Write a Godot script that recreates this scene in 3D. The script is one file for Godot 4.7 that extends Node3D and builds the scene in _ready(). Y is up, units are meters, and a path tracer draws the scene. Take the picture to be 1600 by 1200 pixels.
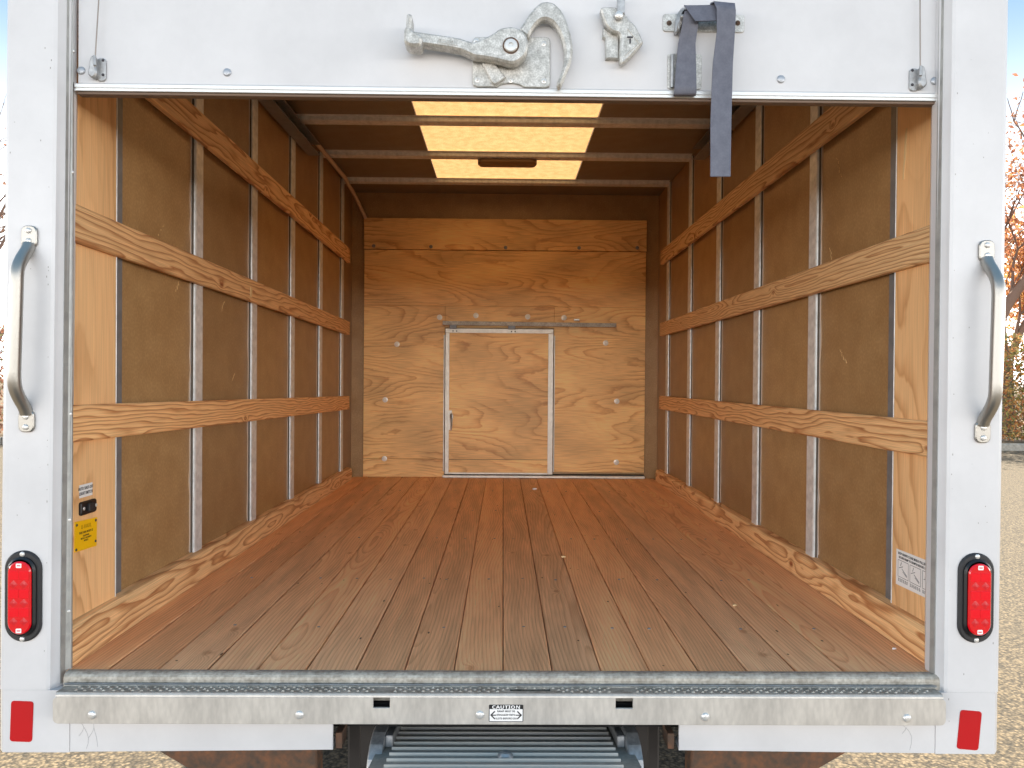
extends Node3D
# A box truck seen from behind, its roll-up door half open on a plywood-lined cargo space.
# y = 0 is the cargo floor, z = 0 its rear edge (the camera looks along -z), the ground is at GROUND.

const GROUND := -0.79
const POST0 := -0.687
const STEP := 0.508
const ROOF := 1.735
var rng := RandomNumberGenerator.new()
var M := {}
var truck: Node3D

# ------------------------------------------------------------------ mesh building
class Shape:
	var v := PackedVector3Array()
	var n := PackedVector3Array()
	var uv := PackedVector2Array()
	var uvf: Callable
	var has_uv := false

	func use_uv(f: Callable) -> Shape:
		uvf = f
		has_uv = true
		return self

	func put(p: Vector3, nn: Vector3, face: Vector3) -> void:
		v.append(p)
		n.append(nn)
		if has_uv:
			uv.append(uvf.call(p, face))

	func tri(a: Vector3, b: Vector3, c: Vector3, na: Vector3, nb: Vector3, nc: Vector3) -> void:
		var g := (b - a).cross(c - a)
		if g.length_squared() < 1e-18:
			return
		var f := (na + nb + nc).normalized()
		if g.dot(f) > 0.0:
			put(a, na, f); put(c, nc, f); put(b, nb, f)
		else:
			put(a, na, f); put(b, nb, f); put(c, nc, f)

	func flat(a: Vector3, b: Vector3, c: Vector3, out: Vector3) -> void:
		var g := (b - a).cross(c - a)
		if g.length_squared() < 1e-18:
			return
		g = g.normalized()
		if g.dot(out) < 0.0:
			g = -g
		tri(a, b, c, g, g, g)

	func quad(a: Vector3, b: Vector3, c: Vector3, d: Vector3, out: Vector3) -> void:
		flat(a, b, c, out)
		flat(a, c, d, out)

	func box(lo: Vector3, hi: Vector3, bev := 0.0) -> Shape:
		var c := (lo + hi) / 2.0
		var h := (hi - lo) / 2.0
		h = Vector3(absf(h.x), absf(h.y), absf(h.z))
		bev = minf(bev, 0.49 * minf(h.x, minf(h.y, h.z)))
		for axis in 3:
			var a1 := (axis + 1) % 3
			var a2 := (axis + 2) % 3
			for s in [-1.0, 1.0]:
				var o := Vector3()
				o[axis] = s
				var q := []
				for k in [[-1, -1], [1, -1], [1, 1], [-1, 1]]:
					var p := Vector3()
					p[axis] = s * h[axis]
					p[a1] = k[0] * (h[a1] - bev)
					p[a2] = k[1] * (h[a2] - bev)
					q.append(c + p)
				quad(q[0], q[1], q[2], q[3], o)
		if bev > 0.0:
			for axis in 3:
				var a1 := (axis + 1) % 3
				var a2 := (axis + 2) % 3
				for s1 in [-1.0, 1.0]:
					for s2 in [-1.0, 1.0]:
						var o := Vector3()
						o[a1] = s1
						o[a2] = s2
						var q := []
						for k in [-1.0, 1.0]:
							for j in 2:
								var p := Vector3()
								p[axis] = k * (h[axis] - bev)
								p[a1] = s1 * (h[a1] - (bev if j == 1 else 0.0))
								p[a2] = s2 * (h[a2] - (0.0 if j == 1 else bev))
								q.append(c + p)
						quad(q[0], q[1], q[3], q[2], o)
			for sx in [-1.0, 1.0]:
				for sy in [-1.0, 1.0]:
					for sz in [-1.0, 1.0]:
						var s := Vector3(sx, sy, sz)
						flat(c + s * (h - Vector3(0, bev, bev)), c + s * (h - Vector3(bev, 0, bev)), c + s * (h - Vector3(bev, bev, 0)), s)
		return self

	static func inset(poly: PackedVector2Array, d: float) -> PackedVector2Array:
		var out := PackedVector2Array()
		var k := poly.size()
		var area := 0.0
		for i in k:
			area += poly[i].cross(poly[(i + 1) % k])
		var sgn := 1.0 if area > 0.0 else -1.0
		for i in k:
			var e0 := (poly[i] - poly[(i + k - 1) % k]).normalized()
			var e1 := (poly[(i + 1) % k] - poly[i]).normalized()
			var n0 := Vector2(-e0.y, e0.x) * sgn
			var n1 := Vector2(-e1.y, e1.x) * sgn
			var m := n0 + n1
			var l := m.length_squared()
			m = n0 if l < 0.05 else m * (2.0 / l)
			out.append(poly[i] + m.limit_length(2.0) * d)
		return out

	# an outline in x, y pushed out along z from z0 (back) to z1 (front), its front rim chamfered; t places it
	func prism(poly: PackedVector2Array, z0: float, z1: float, bev := 0.0, t := Transform3D()) -> Shape:
		var k := poly.size()
		var top := inset(poly, bev) if bev > 0.0 else poly
		var mid := PackedVector2Array()
		for p in poly:
			mid.append(p)
		var zb := z1 - signf(z1 - z0) * bev
		var ctr := Vector2()
		for p in poly:
			ctr += p / k
		for i in k:
			var j := (i + 1) % k
			var e := poly[j] - poly[i]
			var o2 := Vector2(e.y, -e.x)
			var area := 0.0
			for m in k:
				area += poly[m].cross(poly[(m + 1) % k])
			if area < 0.0:
				o2 = -o2
			var o := (t.basis * Vector3(o2.x, o2.y, 0)).normalized()
			quad(t * Vector3(poly[i].x, poly[i].y, z0), t * Vector3(poly[j].x, poly[j].y, z0), t * Vector3(poly[j].x, poly[j].y, zb), t * Vector3(poly[i].x, poly[i].y, zb), o)
			if bev > 0.0:
				quad(t * Vector3(poly[i].x, poly[i].y, zb), t * Vector3(poly[j].x, poly[j].y, zb), t * Vector3(top[j].x, top[j].y, z1), t * Vector3(top[i].x, top[i].y, z1), o + t.basis.z * signf(z1 - z0))
		var up := t.basis.z * signf(z1 - z0)
		var idx := Geometry2D.triangulate_polygon(top)
		for i in range(0, idx.size(), 3):
			flat(t * Vector3(top[idx[i]].x, top[idx[i]].y, z1), t * Vector3(top[idx[i + 1]].x, top[idx[i + 1]].y, z1), t * Vector3(top[idx[i + 2]].x, top[idx[i + 2]].y, z1), up)
		idx = Geometry2D.triangulate_polygon(poly)
		for i in range(0, idx.size(), 3):
			flat(t * Vector3(poly[idx[i]].x, poly[idx[i]].y, z0), t * Vector3(poly[idx[i + 1]].x, poly[idx[i + 1]].y, z0), t * Vector3(poly[idx[i + 2]].x, poly[idx[i + 2]].y, z0), -up)
		return self

	# two outlines of the same number of points in space, joined by flat sides and closed
	func loft(a: PackedVector3Array, b: PackedVector3Array) -> Shape:
		var k := a.size()
		var ca := Vector3()
		var cb := Vector3()
		for i in k:
			ca += a[i] / k
			cb += b[i] / k
		var ax := (cb - ca).normalized()
		var turn := Vector3()
		for i in k:
			turn += (a[i] - ca).cross(a[(i + 1) % k] - ca)
		var sg := 1.0 if turn.dot(ax) > 0.0 else -1.0
		for i in k:
			var j := (i + 1) % k
			quad(a[i], a[j], b[j], b[i], (a[j] - a[i]).cross(ax) * sg)
		var x := (a[1] - a[0]).slide(ax).normalized()
		var y := ax.cross(x)
		var p2 := PackedVector2Array()
		for i in k:
			p2.append(Vector2((a[i] - ca).dot(x), (a[i] - ca).dot(y)))
		var idx := Geometry2D.triangulate_polygon(p2)
		for i in range(0, idx.size(), 3):
			flat(a[idx[i]], a[idx[i + 1]], a[idx[i + 2]], -ax)
			flat(b[idx[i]], b[idx[i + 1]], b[idx[i + 2]], ax)
		return self

	func tube(pts: PackedVector3Array, r0: float, r1 := -1.0, sides := 8) -> Shape:
		if r1 < 0.0:
			r1 = r0
		var k := pts.size()
		var rings := []
		var side := Vector3()
		for i in k:
			var d := (pts[mini(i + 1, k - 1)] - pts[maxi(i - 1, 0)]).normalized()
			if side == Vector3():
				side = d.cross(Vector3.UP if absf(d.y) < 0.9 else Vector3.RIGHT).normalized()
			side = side.slide(d).normalized()
			var up := d.cross(side)
			var ring := []
			for j in sides:
				var a := TAU * j / sides
				ring.append(side * cos(a) + up * sin(a))
			rings.append(ring)
		for i in k - 1:
			var ra := lerpf(r0, r1, float(i) / (k - 1))
			var rb := lerpf(r0, r1, float(i + 1) / (k - 1))
			for j in sides:
				var m := (j + 1) % sides
				var a: Vector3 = rings[i][j]
				var b: Vector3 = rings[i][m]
				var c: Vector3 = rings[i + 1][m]
				var d: Vector3 = rings[i + 1][j]
				tri(pts[i] + a * ra, pts[i] + b * ra, pts[i + 1] + c * rb, a, b, c)
				tri(pts[i] + a * ra, pts[i + 1] + c * rb, pts[i + 1] + d * rb, a, c, d)
		for j in range(1, sides - 1):
			flat(pts[0] + rings[0][0] * r0, pts[0] + rings[0][j] * r0, pts[0] + rings[0][j + 1] * r0, pts[0] - pts[1])
			flat(pts[k - 1] + rings[k - 1][0] * r1, pts[k - 1] + rings[k - 1][j] * r1, pts[k - 1] + rings[k - 1][j + 1] * r1, pts[k - 1] - pts[k - 2])
		return self

	# a profile of (radius, height) turned round t's z axis
	func lathe(prof: PackedVector2Array, t: Transform3D, sides := 16) -> Shape:
		for i in prof.size() - 1:
			var e := prof[i + 1] - prof[i]
			var on := Vector2(e.y, -e.x).normalized()
			for j in sides:
				var q := []
				var nn := []
				for w in [j, j + 1]:
					var a: float = TAU * w / sides
					var d := Vector3(cos(a), sin(a), 0)
					q.append(t * (d * prof[i].x + Vector3(0, 0, prof[i].y)))
					q.append(t * (d * prof[i + 1].x + Vector3(0, 0, prof[i + 1].y)))
					nn.append((t.basis * (d * on.x + Vector3(0, 0, on.y))).normalized())
				tri(q[0], q[2], q[3], nn[0], nn[1], nn[1])
				tri(q[0], q[3], q[1], nn[0], nn[1], nn[0])
		return self

	# a strap: pairs of edge points, thick th
	func ribbon(l: PackedVector3Array, r: PackedVector3Array, th: float) -> Shape:
		var k := l.size()
		var nr := []
		for i in k:
			var d := (l[mini(i + 1, k - 1)] + r[mini(i + 1, k - 1)]) - (l[maxi(i - 1, 0)] + r[maxi(i - 1, 0)])
			nr.append(d.cross(r[i] - l[i]).normalized() * th * 0.5)
		for i in k - 1:
			for s in [-1.0, 1.0]:
				var a: Vector3 = nr[i] * s
				var b: Vector3 = nr[i + 1] * s
				tri(l[i] + a, r[i] + a, r[i + 1] + b, a.normalized(), a.normalized(), b.normalized())
				tri(l[i] + a, r[i + 1] + b, l[i + 1] + b, a.normalized(), b.normalized(), b.normalized())
			quad(l[i] + nr[i], l[i + 1] + nr[i + 1], l[i + 1] - nr[i + 1], l[i] - nr[i], l[i] - r[i])
			quad(r[i] + nr[i], r[i + 1] + nr[i + 1], r[i + 1] - nr[i + 1], r[i] - nr[i], r[i] - l[i])
		for i in [0, k - 1]:
			quad(l[i] + nr[i], r[i] + nr[i], r[i] - nr[i], l[i] - nr[i], (l[i] - l[1 if i == 0 else k - 2]))
		return self

	func mesh() -> ArrayMesh:
		var a := []
		a.resize(Mesh.ARRAY_MAX)
		a[Mesh.ARRAY_VERTEX] = v
		a[Mesh.ARRAY_NORMAL] = n
		if has_uv:
			a[Mesh.ARRAY_TEX_UV] = uv
		var m := ArrayMesh.new()
		m.add_surface_from_arrays(Mesh.PRIMITIVE_TRIANGLES, a)
		return m


func node(called: String, parent: Node, at := Vector3.ZERO) -> Node3D:
	var o := Node3D.new()
	o.name = numbered(called, parent)
	o.position = at
	parent.add_child(o, true)
	return o


func numbered(called: String, parent: Node) -> String:
	if not parent.has_node(called):
		return called
	var k := 1
	while parent.has_node("%s_%03d" % [called, k]):
		k += 1
	return "%s_%03d" % [called, k]


func part(called: String, s: Shape, m: Material, parent: Node, label := "") -> MeshInstance3D:
	return part_mesh(called, s.mesh(), m, parent, label)


func part_mesh(called: String, me: Mesh, m: Material, parent: Node, label := "") -> MeshInstance3D:
	var o := MeshInstance3D.new()
	o.mesh = me
	o.material_override = m
	o.name = numbered(called, parent)
	parent.add_child(o, true)
	if label:
		o.set_meta("label", label)
	return o


func tag(o: Node, label: String, category: String, group := "") -> void:
	o.set_meta("label", label)
	o.set_meta("category", category)
	if group:
		o.set_meta("group", group)


func pv2(a: Array, mirror := 1.0, at := Vector2.ZERO) -> PackedVector2Array:
	var out := PackedVector2Array()
	for i in range(0, a.size(), 2):
		out.append(Vector2(a[i] * mirror, a[i + 1]) + at)
	return out


# rounded rectangle, centre c, half sizes h
func rounded(c: Vector2, h: Vector2, r: float, seg := 4) -> PackedVector2Array:
	var out := PackedVector2Array()
	var k := 0
	for s in [Vector2(1, -1), Vector2(1, 1), Vector2(-1, 1), Vector2(-1, -1)]:
		for j in seg + 1:
			var a := -PI / 2 + PI / 2 * k + PI / 2 * j / seg
			out.append(c + s * (h - Vector2(r, r)) + Vector2(cos(a), sin(a)) * r)
		k += 1
	return out


# a smooth closed outline through the given points (Catmull-Rom)
func smooth(p: PackedVector2Array, per := 3) -> PackedVector2Array:
	var out := PackedVector2Array()
	var k := p.size()
	for i in k:
		for j in per:
			out.append(p[i].cubic_interpolate(p[(i + 1) % k], p[(i + k - 1) % k], p[(i + 2) % k], float(j) / per))
	return out


func facing(p: Vector3, out: Vector3) -> Transform3D:
	var z := out.normalized()
	var x := (Vector3.UP if absf(z.y) < 0.9 else Vector3.RIGHT).cross(z).normalized()
	return Transform3D(Basis(x, z.cross(x), z), p)


func dome(r: float, h: float) -> PackedVector2Array:
	return PackedVector2Array([Vector2(r, 0), Vector2(r * 0.96, h * 0.35), Vector2(r * 0.75, h * 0.75), Vector2(r * 0.4, h * 0.95), Vector2(0, h)])


func washer_bolt(r: float) -> PackedVector2Array:
	return PackedVector2Array([Vector2(r, 0), Vector2(r, r * 0.16), Vector2(r * 0.55, r * 0.24), Vector2(r * 0.52, r * 0.5), Vector2(r * 0.3, r * 0.62), Vector2(r * 0.25, r * 0.45), Vector2(0, r * 0.42)])


func writing(called: String, text: String, cap: float, t: Transform3D, m: Material, parent: Node, bold := false, thick := 0.0004, squeeze := 1.0) -> void:
	var tm := TextMesh.new()
	var f := SystemFont.new()
	f.font_names = PackedStringArray(["Droid Sans"])
	f.font_weight = 700 if bold else 400
	tm.font = f
	tm.text = text
	tm.font_size = 40
	tm.pixel_size = cap / 28.6
	tm.depth = thick
	tm.curve_step = 2.0
	var o := part_mesh(called, tm, m, parent)
	o.transform = t * Transform3D(Basis.from_scale(Vector3(squeeze, 1, 1)), Vector3.ZERO)
	o.set_meta("kind", "stuff")

# ------------------------------------------------------------------ materials
func noise(kind: int, freq: float, sd: int, oct := 3) -> FastNoiseLite:
	var f := FastNoiseLite.new()
	f.noise_type = kind
	f.frequency = freq
	f.seed = sd
	f.fractal_octaves = oct
	f.fractal_type = FastNoiseLite.FRACTAL_FBM if oct > 1 else FastNoiseLite.FRACTAL_NONE
	return f


func grey(f: FastNoiseLite, w: int, h: int) -> PackedByteArray:
	return f.get_seamless_image(w, h).get_data()


func streaks(w: int, h: int, fx: int, fy: int, sd: int, freq := 0.25, oct := 3) -> PackedByteArray:
	var im := noise(FastNoiseLite.TYPE_SIMPLEX, freq, sd, oct).get_image(maxi(8, w / fx), maxi(8, h / fy))
	im.convert(Image.FORMAT_L8)
	im.resize(w, h, Image.INTERPOLATE_CUBIC)
	return im.get_data()


func rgb_texture(w: int, h: int, d: PackedByteArray) -> ImageTexture:
	return ImageTexture.create_from_image(Image.create_from_data(w, h, false, Image.FORMAT_RGB8, d))


# sawn boards: K strips under each other, each a cut through a trunk with rings, knots and fibres
func boards_texture(strips: int, hs: int, w: int, length: float, width: float, early: Color, late: Color, contrast: float, ring: float, tone: float, sd: int, wear := 0.0) -> ImageTexture:
	var d := PackedByteArray()
	d.resize(w * hs * strips * 3)
	var r := RandomNumberGenerator.new()
	r.seed = sd
	var fib := streaks(w, hs * strips, 40, 1, sd + 1, 0.35)
	var wob := streaks(w, hs * strips, 14, 5, sd + 2, 0.2)
	var med := streaks(w, hs * strips, 32, 9, sd + 5, 0.12, 2)
	var soft := 0.0045 if wear == 0.0 else 0.0006
	var worn := streaks(w, hs * strips, 120, 16, sd + 3, 0.3, 2)
	var n1 := noise(FastNoiseLite.TYPE_SIMPLEX_SMOOTH, 1.0, sd + 4, 2)
	for k in strips:
		var v0 := r.randf_range(-0.6, 0.6) * width * (2.2 if wear > 0.0 else 1.0)
		var depth := r.randf_range(0.012, 0.05)
		var amp := r.randf_range(0.6, 1.1)
		var f := r.randf_range(0.55, 1.1)
		var tint := 1.0 + r.randf_range(-tone, tone)
		var warm := r.randf_range(-0.03, 0.03)
		var knots := []
		for q in r.randi_range(0, 2):
			knots.append(Vector3(r.randf() * length, r.randf_range(-0.35, 0.35) * width, r.randf_range(0.004, 0.008)))
		var inv := 1.0 / (ring * r.randf_range(0.8, 1.3))
		for x in w:
			var u := length * x / w
			var dd := depth + 0.045 * amp * (n1.get_noise_2d(u * f, k * 17.3) + 0.22 * n1.get_noise_2d(u * f * 2.7, k * 9.7 + 40.0))
			var c := v0 + 0.5 * width * n1.get_noise_2d(u * 0.5, k * 31.1 + 90.0)
			var d2 := dd * dd
			var near := []
			for kn in knots:
				if absf(kn.x - u) < 0.12:
					near.append(kn)
			for y in hs:
				var vv := (float(y) + 0.5) / hs * width - width * 0.5
				var i := (k * hs + y) * w + x
				var rr := sqrt((vv - c) * (vv - c) + d2)
				var dark := 0.0
				for kn: Vector3 in near:
					var du: float = (u - kn.x) * 0.55
					var dv: float = vv - kn.y
					var q := sqrt(du * du + dv * dv)
					rr += 0.02 * exp(-q * q / (kn.z * kn.z * 5.0))
					dark = maxf(dark, clampf(1.6 - q / kn.z, 0.0, 1.0))
				var p := rr * inv + med[i] * soft + wob[i] * (0.0003 if wear > 0.0 else 0.0006)
				p -= floorf(p)
				var t := 0.0
				if p > 0.25:
					t = (p - 0.25) / 0.6
					t = t * t if t < 1.0 else maxf(0.0, 1.0 - (p - 0.85) / 0.1)
				t = t * contrast + dark * 0.75
				var g := tint * (1.0 + (fib[i] - 128.0) * (0.0007 if wear > 0.0 else 0.0011))
				if wear > 0.0:
					var wv := (worn[i] - 128.0) / 128.0 * wear
					g *= 1.0 + wv * 0.13
					t = clampf(t * (1.0 - wv * 0.35), 0.0, 1.0)
				var o := i * 3
				d[o] = clampi(int((early.r8 + (late.r8 - early.r8) * t) * g * (1.0 + warm)), 0, 255)
				d[o + 1] = clampi(int((early.g8 + (late.g8 - early.g8) * t) * g), 0, 255)
				d[o + 2] = clampi(int((early.b8 + (late.b8 - early.b8) * t) * g * (1.0 - warm)), 0, 255)
	return rgb_texture(w, hs * strips, d)


# rotary-cut plywood: contour lines of a stretched height field, w x h pixels over sx x sy metres, grain along x
func plywood_texture(w: int, h: int, sx: float, sy: float, base: Color, line: Color, contrast: float, lines: float, sd: int, smudge: float) -> ImageTexture:
	var d := PackedByteArray()
	d.resize(w * h * 3)
	var a := noise(FastNoiseLite.TYPE_SIMPLEX_SMOOTH, 1.0, sd, 1)
	var fib := streaks(w, h, 60, 1, sd + 1, 0.4)
	var cloud := streaks(w, h, 40, 16, sd + 2, 0.05, 2)
	var wob := streaks(w, h, 10, 4, sd + 3, 0.12, 3)
	var zone := streaks(w, h, 32, 16, sd + 4, 0.05, 2)
	for y in h:
		var py := sy * y / h
		for x in w:
			var px := sx * x / w
			var i := y * w + x
			var hh := a.get_noise_2d(px * 0.7, py * 3.2) + 0.2 * a.get_noise_2d(px * 2.2 + 50.0, py * 8.0)
			var p := hh * lines + wob[i] * 0.0009
			p -= floorf(p)
			var t := maxf(0.0, (p - 0.35) / 0.55)
			t = t * t if t < 1.0 else maxf(0.0, 1.0 - (p - 0.9) / 0.1)
			t *= contrast * clampf(0.25 + (zone[i] - 90.0) / 90.0, 0.15, 1.0)
			var g := 1.0 + (fib[i] - 128.0) * 0.0022 * smudge + (cloud[i] - 128.0) * 0.0016 * smudge
			var o := i * 3
			d[o] = clampi(int((base.r8 + (line.r8 - base.r8) * t) * g), 0, 255)
			d[o + 1] = clampi(int((base.g8 + (line.g8 - base.g8) * t) * g), 0, 255)
			d[o + 2] = clampi(int((base.b8 + (line.b8 - base.b8) * t) * g), 0, 255)
	return rgb_texture(w, h, d)


# two tileable noises mixed into a range of colours
func mix_texture(w: int, fine: FastNoiseLite, coarse: FastNoiseLite, share: float, lo: Color, hi: Color, curve := 1.0, invert := false) -> ImageTexture:
	var a := grey(fine, w, w)
	var b := coarse.get_seamless_image(w, w, invert).get_data()
	var d := PackedByteArray()
	d.resize(w * w * 3)
	for i in w * w:
		var t := pow((a[i] * share + b[i] * (1.0 - share)) / 255.0, curve)
		d[i * 3] = int(lerpf(lo.r8, hi.r8, t))
		d[i * 3 + 1] = int(lerpf(lo.g8, hi.g8, t))
		d[i * 3 + 2] = int(lerpf(lo.b8, hi.b8, t))
	return rgb_texture(w, w, d)


func mat(c: Color, rough: float, metal := 0.0, spec := 0.5) -> StandardMaterial3D:
	var m := StandardMaterial3D.new()
	m.albedo_color = c
	m.roughness = rough
	m.metallic = metal
	m.metallic_specular = spec
	return m


func textured(t: Texture2D, rough: float, metal := 0.0, scale := 0.0, world := true, bump := 0.0) -> StandardMaterial3D:
	var m := mat(Color.WHITE, rough, metal)
	m.albedo_texture = t
	if scale > 0.0:
		m.uv1_triplanar = true
		m.uv1_world_triplanar = world
		m.uv1_triplanar_sharpness = 8.0
		m.uv1_scale = Vector3.ONE * scale
	if bump != 0.0:
		m.heightmap_enabled = true
		m.heightmap_texture = t
		m.heightmap_scale = bump
	return m


func c8(r: int, g: int, b: int) -> Color:
	return Color8(r, g, b)


func make_materials() -> void:
	var cell := FastNoiseLite.TYPE_CELLULAR
	var simp := FastNoiseLite.TYPE_SIMPLEX
	M.floor_tex = boards_texture(12, 80, 2048, 3.06, 0.1, c8(246, 188, 138), c8(206, 144, 100), 0.66, 0.0072, 0.06, 11, 0.5)
	M.floor = textured(M.floor_tex, 0.62, 0.0, 0.0, true, 0.09)
	M.slat = textured(boards_texture(8, 112, 2048, 2.9, 0.09, c8(234, 190, 138), c8(168, 108, 64), 0.9, 0.0125, 0.05, 23, 0.0), 0.55, 0.0, 0.0, true, 0.05)
	M.ply = textured(plywood_texture(2048, 1536, 1.72, 1.6, c8(242, 194, 128), c8(190, 130, 72), 0.68, 5.0, 31, 0.5), 0.5)
	M.ply_side = textured(plywood_texture(1024, 512, 1.75, 0.5, c8(238, 190, 136), c8(198, 142, 92), 0.7, 4.0, 47, 0.25), 0.55)
	var glass := mix_texture(512, noise(cell, 0.16, 3, 1), noise(simp, 0.008, 4, 3), 0.6, c8(150, 115, 74), c8(188, 154, 108))
	M.fibre = textured(glass, 0.36, 0.0, 1.7, true, 0.03)
	M.fibre_tints = [M.fibre]
	for c in [c8(240, 238, 238), c8(250, 246, 238), c8(232, 232, 236)]:
		var ft: StandardMaterial3D = M.fibre.duplicate()
		ft.albedo_color = c
		ft.uv1_offset = Vector3(rng.randf(), rng.randf(), rng.randf())
		M.fibre_tints.append(ft)
	M.fibre_roof = textured(glass, 0.42, 0.0, 1.9)
	M.fibre_roof.albedo_color = c8(190, 212, 250)
	M.skylight = textured(mix_texture(512, noise(simp, 0.12, 6, 3), noise(simp, 0.02, 7, 3), 0.55, c8(162, 122, 76), c8(214, 172, 124)), 0.6, 0.0, 1.6)
	M.skylight.backlight_enabled = true
	M.skylight.backlight = Color.WHITE
	var cn := noise(cell, 0.045, 8, 1)
	cn.cellular_return_type = FastNoiseLite.RETURN_CELL_VALUE
	var zinc := mix_texture(512, cn, noise(simp, 0.01, 9, 4), 0.3, c8(200, 202, 202), c8(240, 242, 242))
	M.zinc = textured(zinc, 0.4, 0.25, 4.0)
	M.zinc_dull = textured(zinc, 0.5, 0.4, 3.0)
	M.zinc_dull.albedo_color = c8(150, 152, 156)
	M.zinc_dirty = textured(mix_texture(512, noise(simp, 0.05, 12, 4), noise(simp, 0.012, 13, 4), 0.45, c8(116, 110, 100), c8(206, 202, 192)), 0.5, 0.2, 3.0)
	M.zinc_face = textured(mix_texture(512, noise(simp, 0.03, 14, 4), noise(simp, 0.008, 15, 4), 0.4, c8(204, 203, 196), c8(242, 240, 232)), 0.4, 0.2, 2.0)
	M.bumper = textured(mix_texture(512, noise(simp, 0.03, 44, 4), noise(simp, 0.008, 45, 4), 0.4, c8(172, 167, 160), c8(212, 206, 197)), 0.4, 0.25, 2.0)
	M.ramp = textured(mix_texture(256, noise(simp, 0.05, 46, 3), noise(simp, 0.015, 47, 3), 0.5, c8(140, 132, 122), c8(176, 166, 153)), 0.6, 0.1, 5.0)
	M.ramp_rib = mat(c8(226, 216, 202), 0.5, 0.1)
	M.cast = textured(mix_texture(512, noise(simp, 0.05, 16, 4), noise(simp, 0.012, 17, 4), 0.5, c8(138, 137, 132), c8(232, 231, 227)), 0.45, 0.4, 7.0, true, 0.03)
	M.white = textured(mix_texture(1024, noise(simp, 0.05, 18, 5), noise(simp, 0.005, 19, 4), 0.16, c8(198, 197, 198), c8(213, 212, 213)), 0.3, 0.0, 0.55)
	M.alu = textured(mix_texture(256, noise(simp, 0.06, 21, 3), noise(simp, 0.015, 22, 3), 0.5, c8(140, 140, 140), c8(196, 196, 196)), 0.42, 0.6, 5.0)
	M.alu_trim = mat(c8(222, 222, 220), 0.35, 0.5)
	M.chrome = mat(c8(164, 161, 155), 0.36, 0.85)
	M.bolt = mat(c8(212, 211, 208), 0.34, 0.5)
	M.door_edge = mat(c8(118, 100, 88), 0.7)
	M.track = textured(zinc, 0.45, 0.35, 3.0)
	M.track.albedo_color = c8(190, 188, 184)
	M.door_rivet = mat(c8(168, 172, 178), 0.4, 0.5)
	M.washer = mat(c8(238, 235, 228), 0.35, 0.15)
	M.bumper.uv1_scale = Vector3(4.5, 1.5, 2.0)
	M.crack = mat(c8(168, 168, 170), 0.6)
	M.red_cell = mat(c8(196, 10, 26), 0.4)
	M.shade_strip = mat(c8(96, 86, 76), 0.8)
	M.dent = mat(c8(104, 72, 48), 0.8)
	M.chip = mat(c8(146, 142, 138), 0.7)
	M.rubber = mat(c8(38, 38, 40), 0.6)
	M.seal = mat(c8(52, 50, 56), 0.6)
	M.strap = textured(mix_texture(256, noise(simp, 0.1, 24, 3), noise(simp, 0.02, 25, 3), 0.4, c8(82, 84, 96), c8(104, 106, 118)), 0.6, 0.0, 6.0)
	M.black = mat(c8(22, 22, 24), 0.4)
	M.void = mat(c8(26, 25, 26), 0.8)
	M.chassis = mat(c8(38, 34, 32), 0.7)
	M.rust = textured(mix_texture(512, noise(simp, 0.03, 26, 5), noise(simp, 0.012, 27, 4), 0.4, c8(58, 56, 54), c8(128, 84, 56), 0.9), 0.85, 0.0, 2.6, true, 0.1)
	M.red = mat(c8(214, 12, 28), 0.16)
	M.red.clearcoat_enabled = true
	M.red.clearcoat = 0.6
	M.red.clearcoat_roughness = 0.08
	M.red_bright = mat(c8(226, 16, 34), 0.14)
	M.sticker_red = mat(c8(184, 6, 22), 0.3)
	M.paper = mat(c8(236, 234, 232), 0.5)
	M.ink = mat(c8(20, 20, 22), 0.6)
	M.ink_grey = mat(c8(96, 96, 102), 0.6)
	M.yellow = mat(c8(246, 190, 8), 0.4)
	M.brown_ink = mat(c8(150, 104, 6), 0.5)
	M.tape = mat(c8(226, 196, 146), 0.7)
	M.wire = mat(c8(150, 140, 132), 0.4, 0.6)
	M.conduit = mat(c8(198, 176, 156), 0.5)
	M.lamp = mat(c8(120, 88, 52), 0.4)
	var peb := noise(cell, 0.14, 28, 1)
	peb.cellular_return_type = FastNoiseLite.RETURN_CELL_VALUE
	peb.cellular_jitter = 1.0
	var rim: FastNoiseLite = peb.duplicate()
	rim.cellular_return_type = FastNoiseLite.RETURN_DISTANCE
	M.ground = textured(mix_texture(1024, peb, rim, 0.5, c8(14, 12, 9), c8(132, 116, 92), 1.1, true), 0.9, 0.0, 0.55, true, 0.8)
	M.concrete = textured(mix_texture(256, noise(simp, 0.05, 33, 4), noise(simp, 0.02, 34, 4), 0.5, c8(128, 122, 112), c8(176, 168, 156)), 0.9, 0.0, 1.0)
	M.bark = textured(mix_texture(256, noise(simp, 0.06, 35, 4), noise(simp, 0.02, 36, 4), 0.5, c8(84, 66, 52), c8(150, 122, 96)), 0.9, 0.0, 1.6, true, 1.0)
	M.twig = mat(c8(118, 96, 84), 0.85)
	M.soil = mat(c8(96, 80, 58), 0.95)
	M.leaf = []
	for c in [c8(164, 98, 52), c8(140, 78, 46), c8(178, 130, 66), c8(112, 70, 48), c8(124, 118, 58), c8(84, 84, 46)]:
		var m := mat(c, 0.6)
		m.backlight_enabled = true
		m.backlight = c.lightened(0.2)
		M.leaf.append(m)


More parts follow.
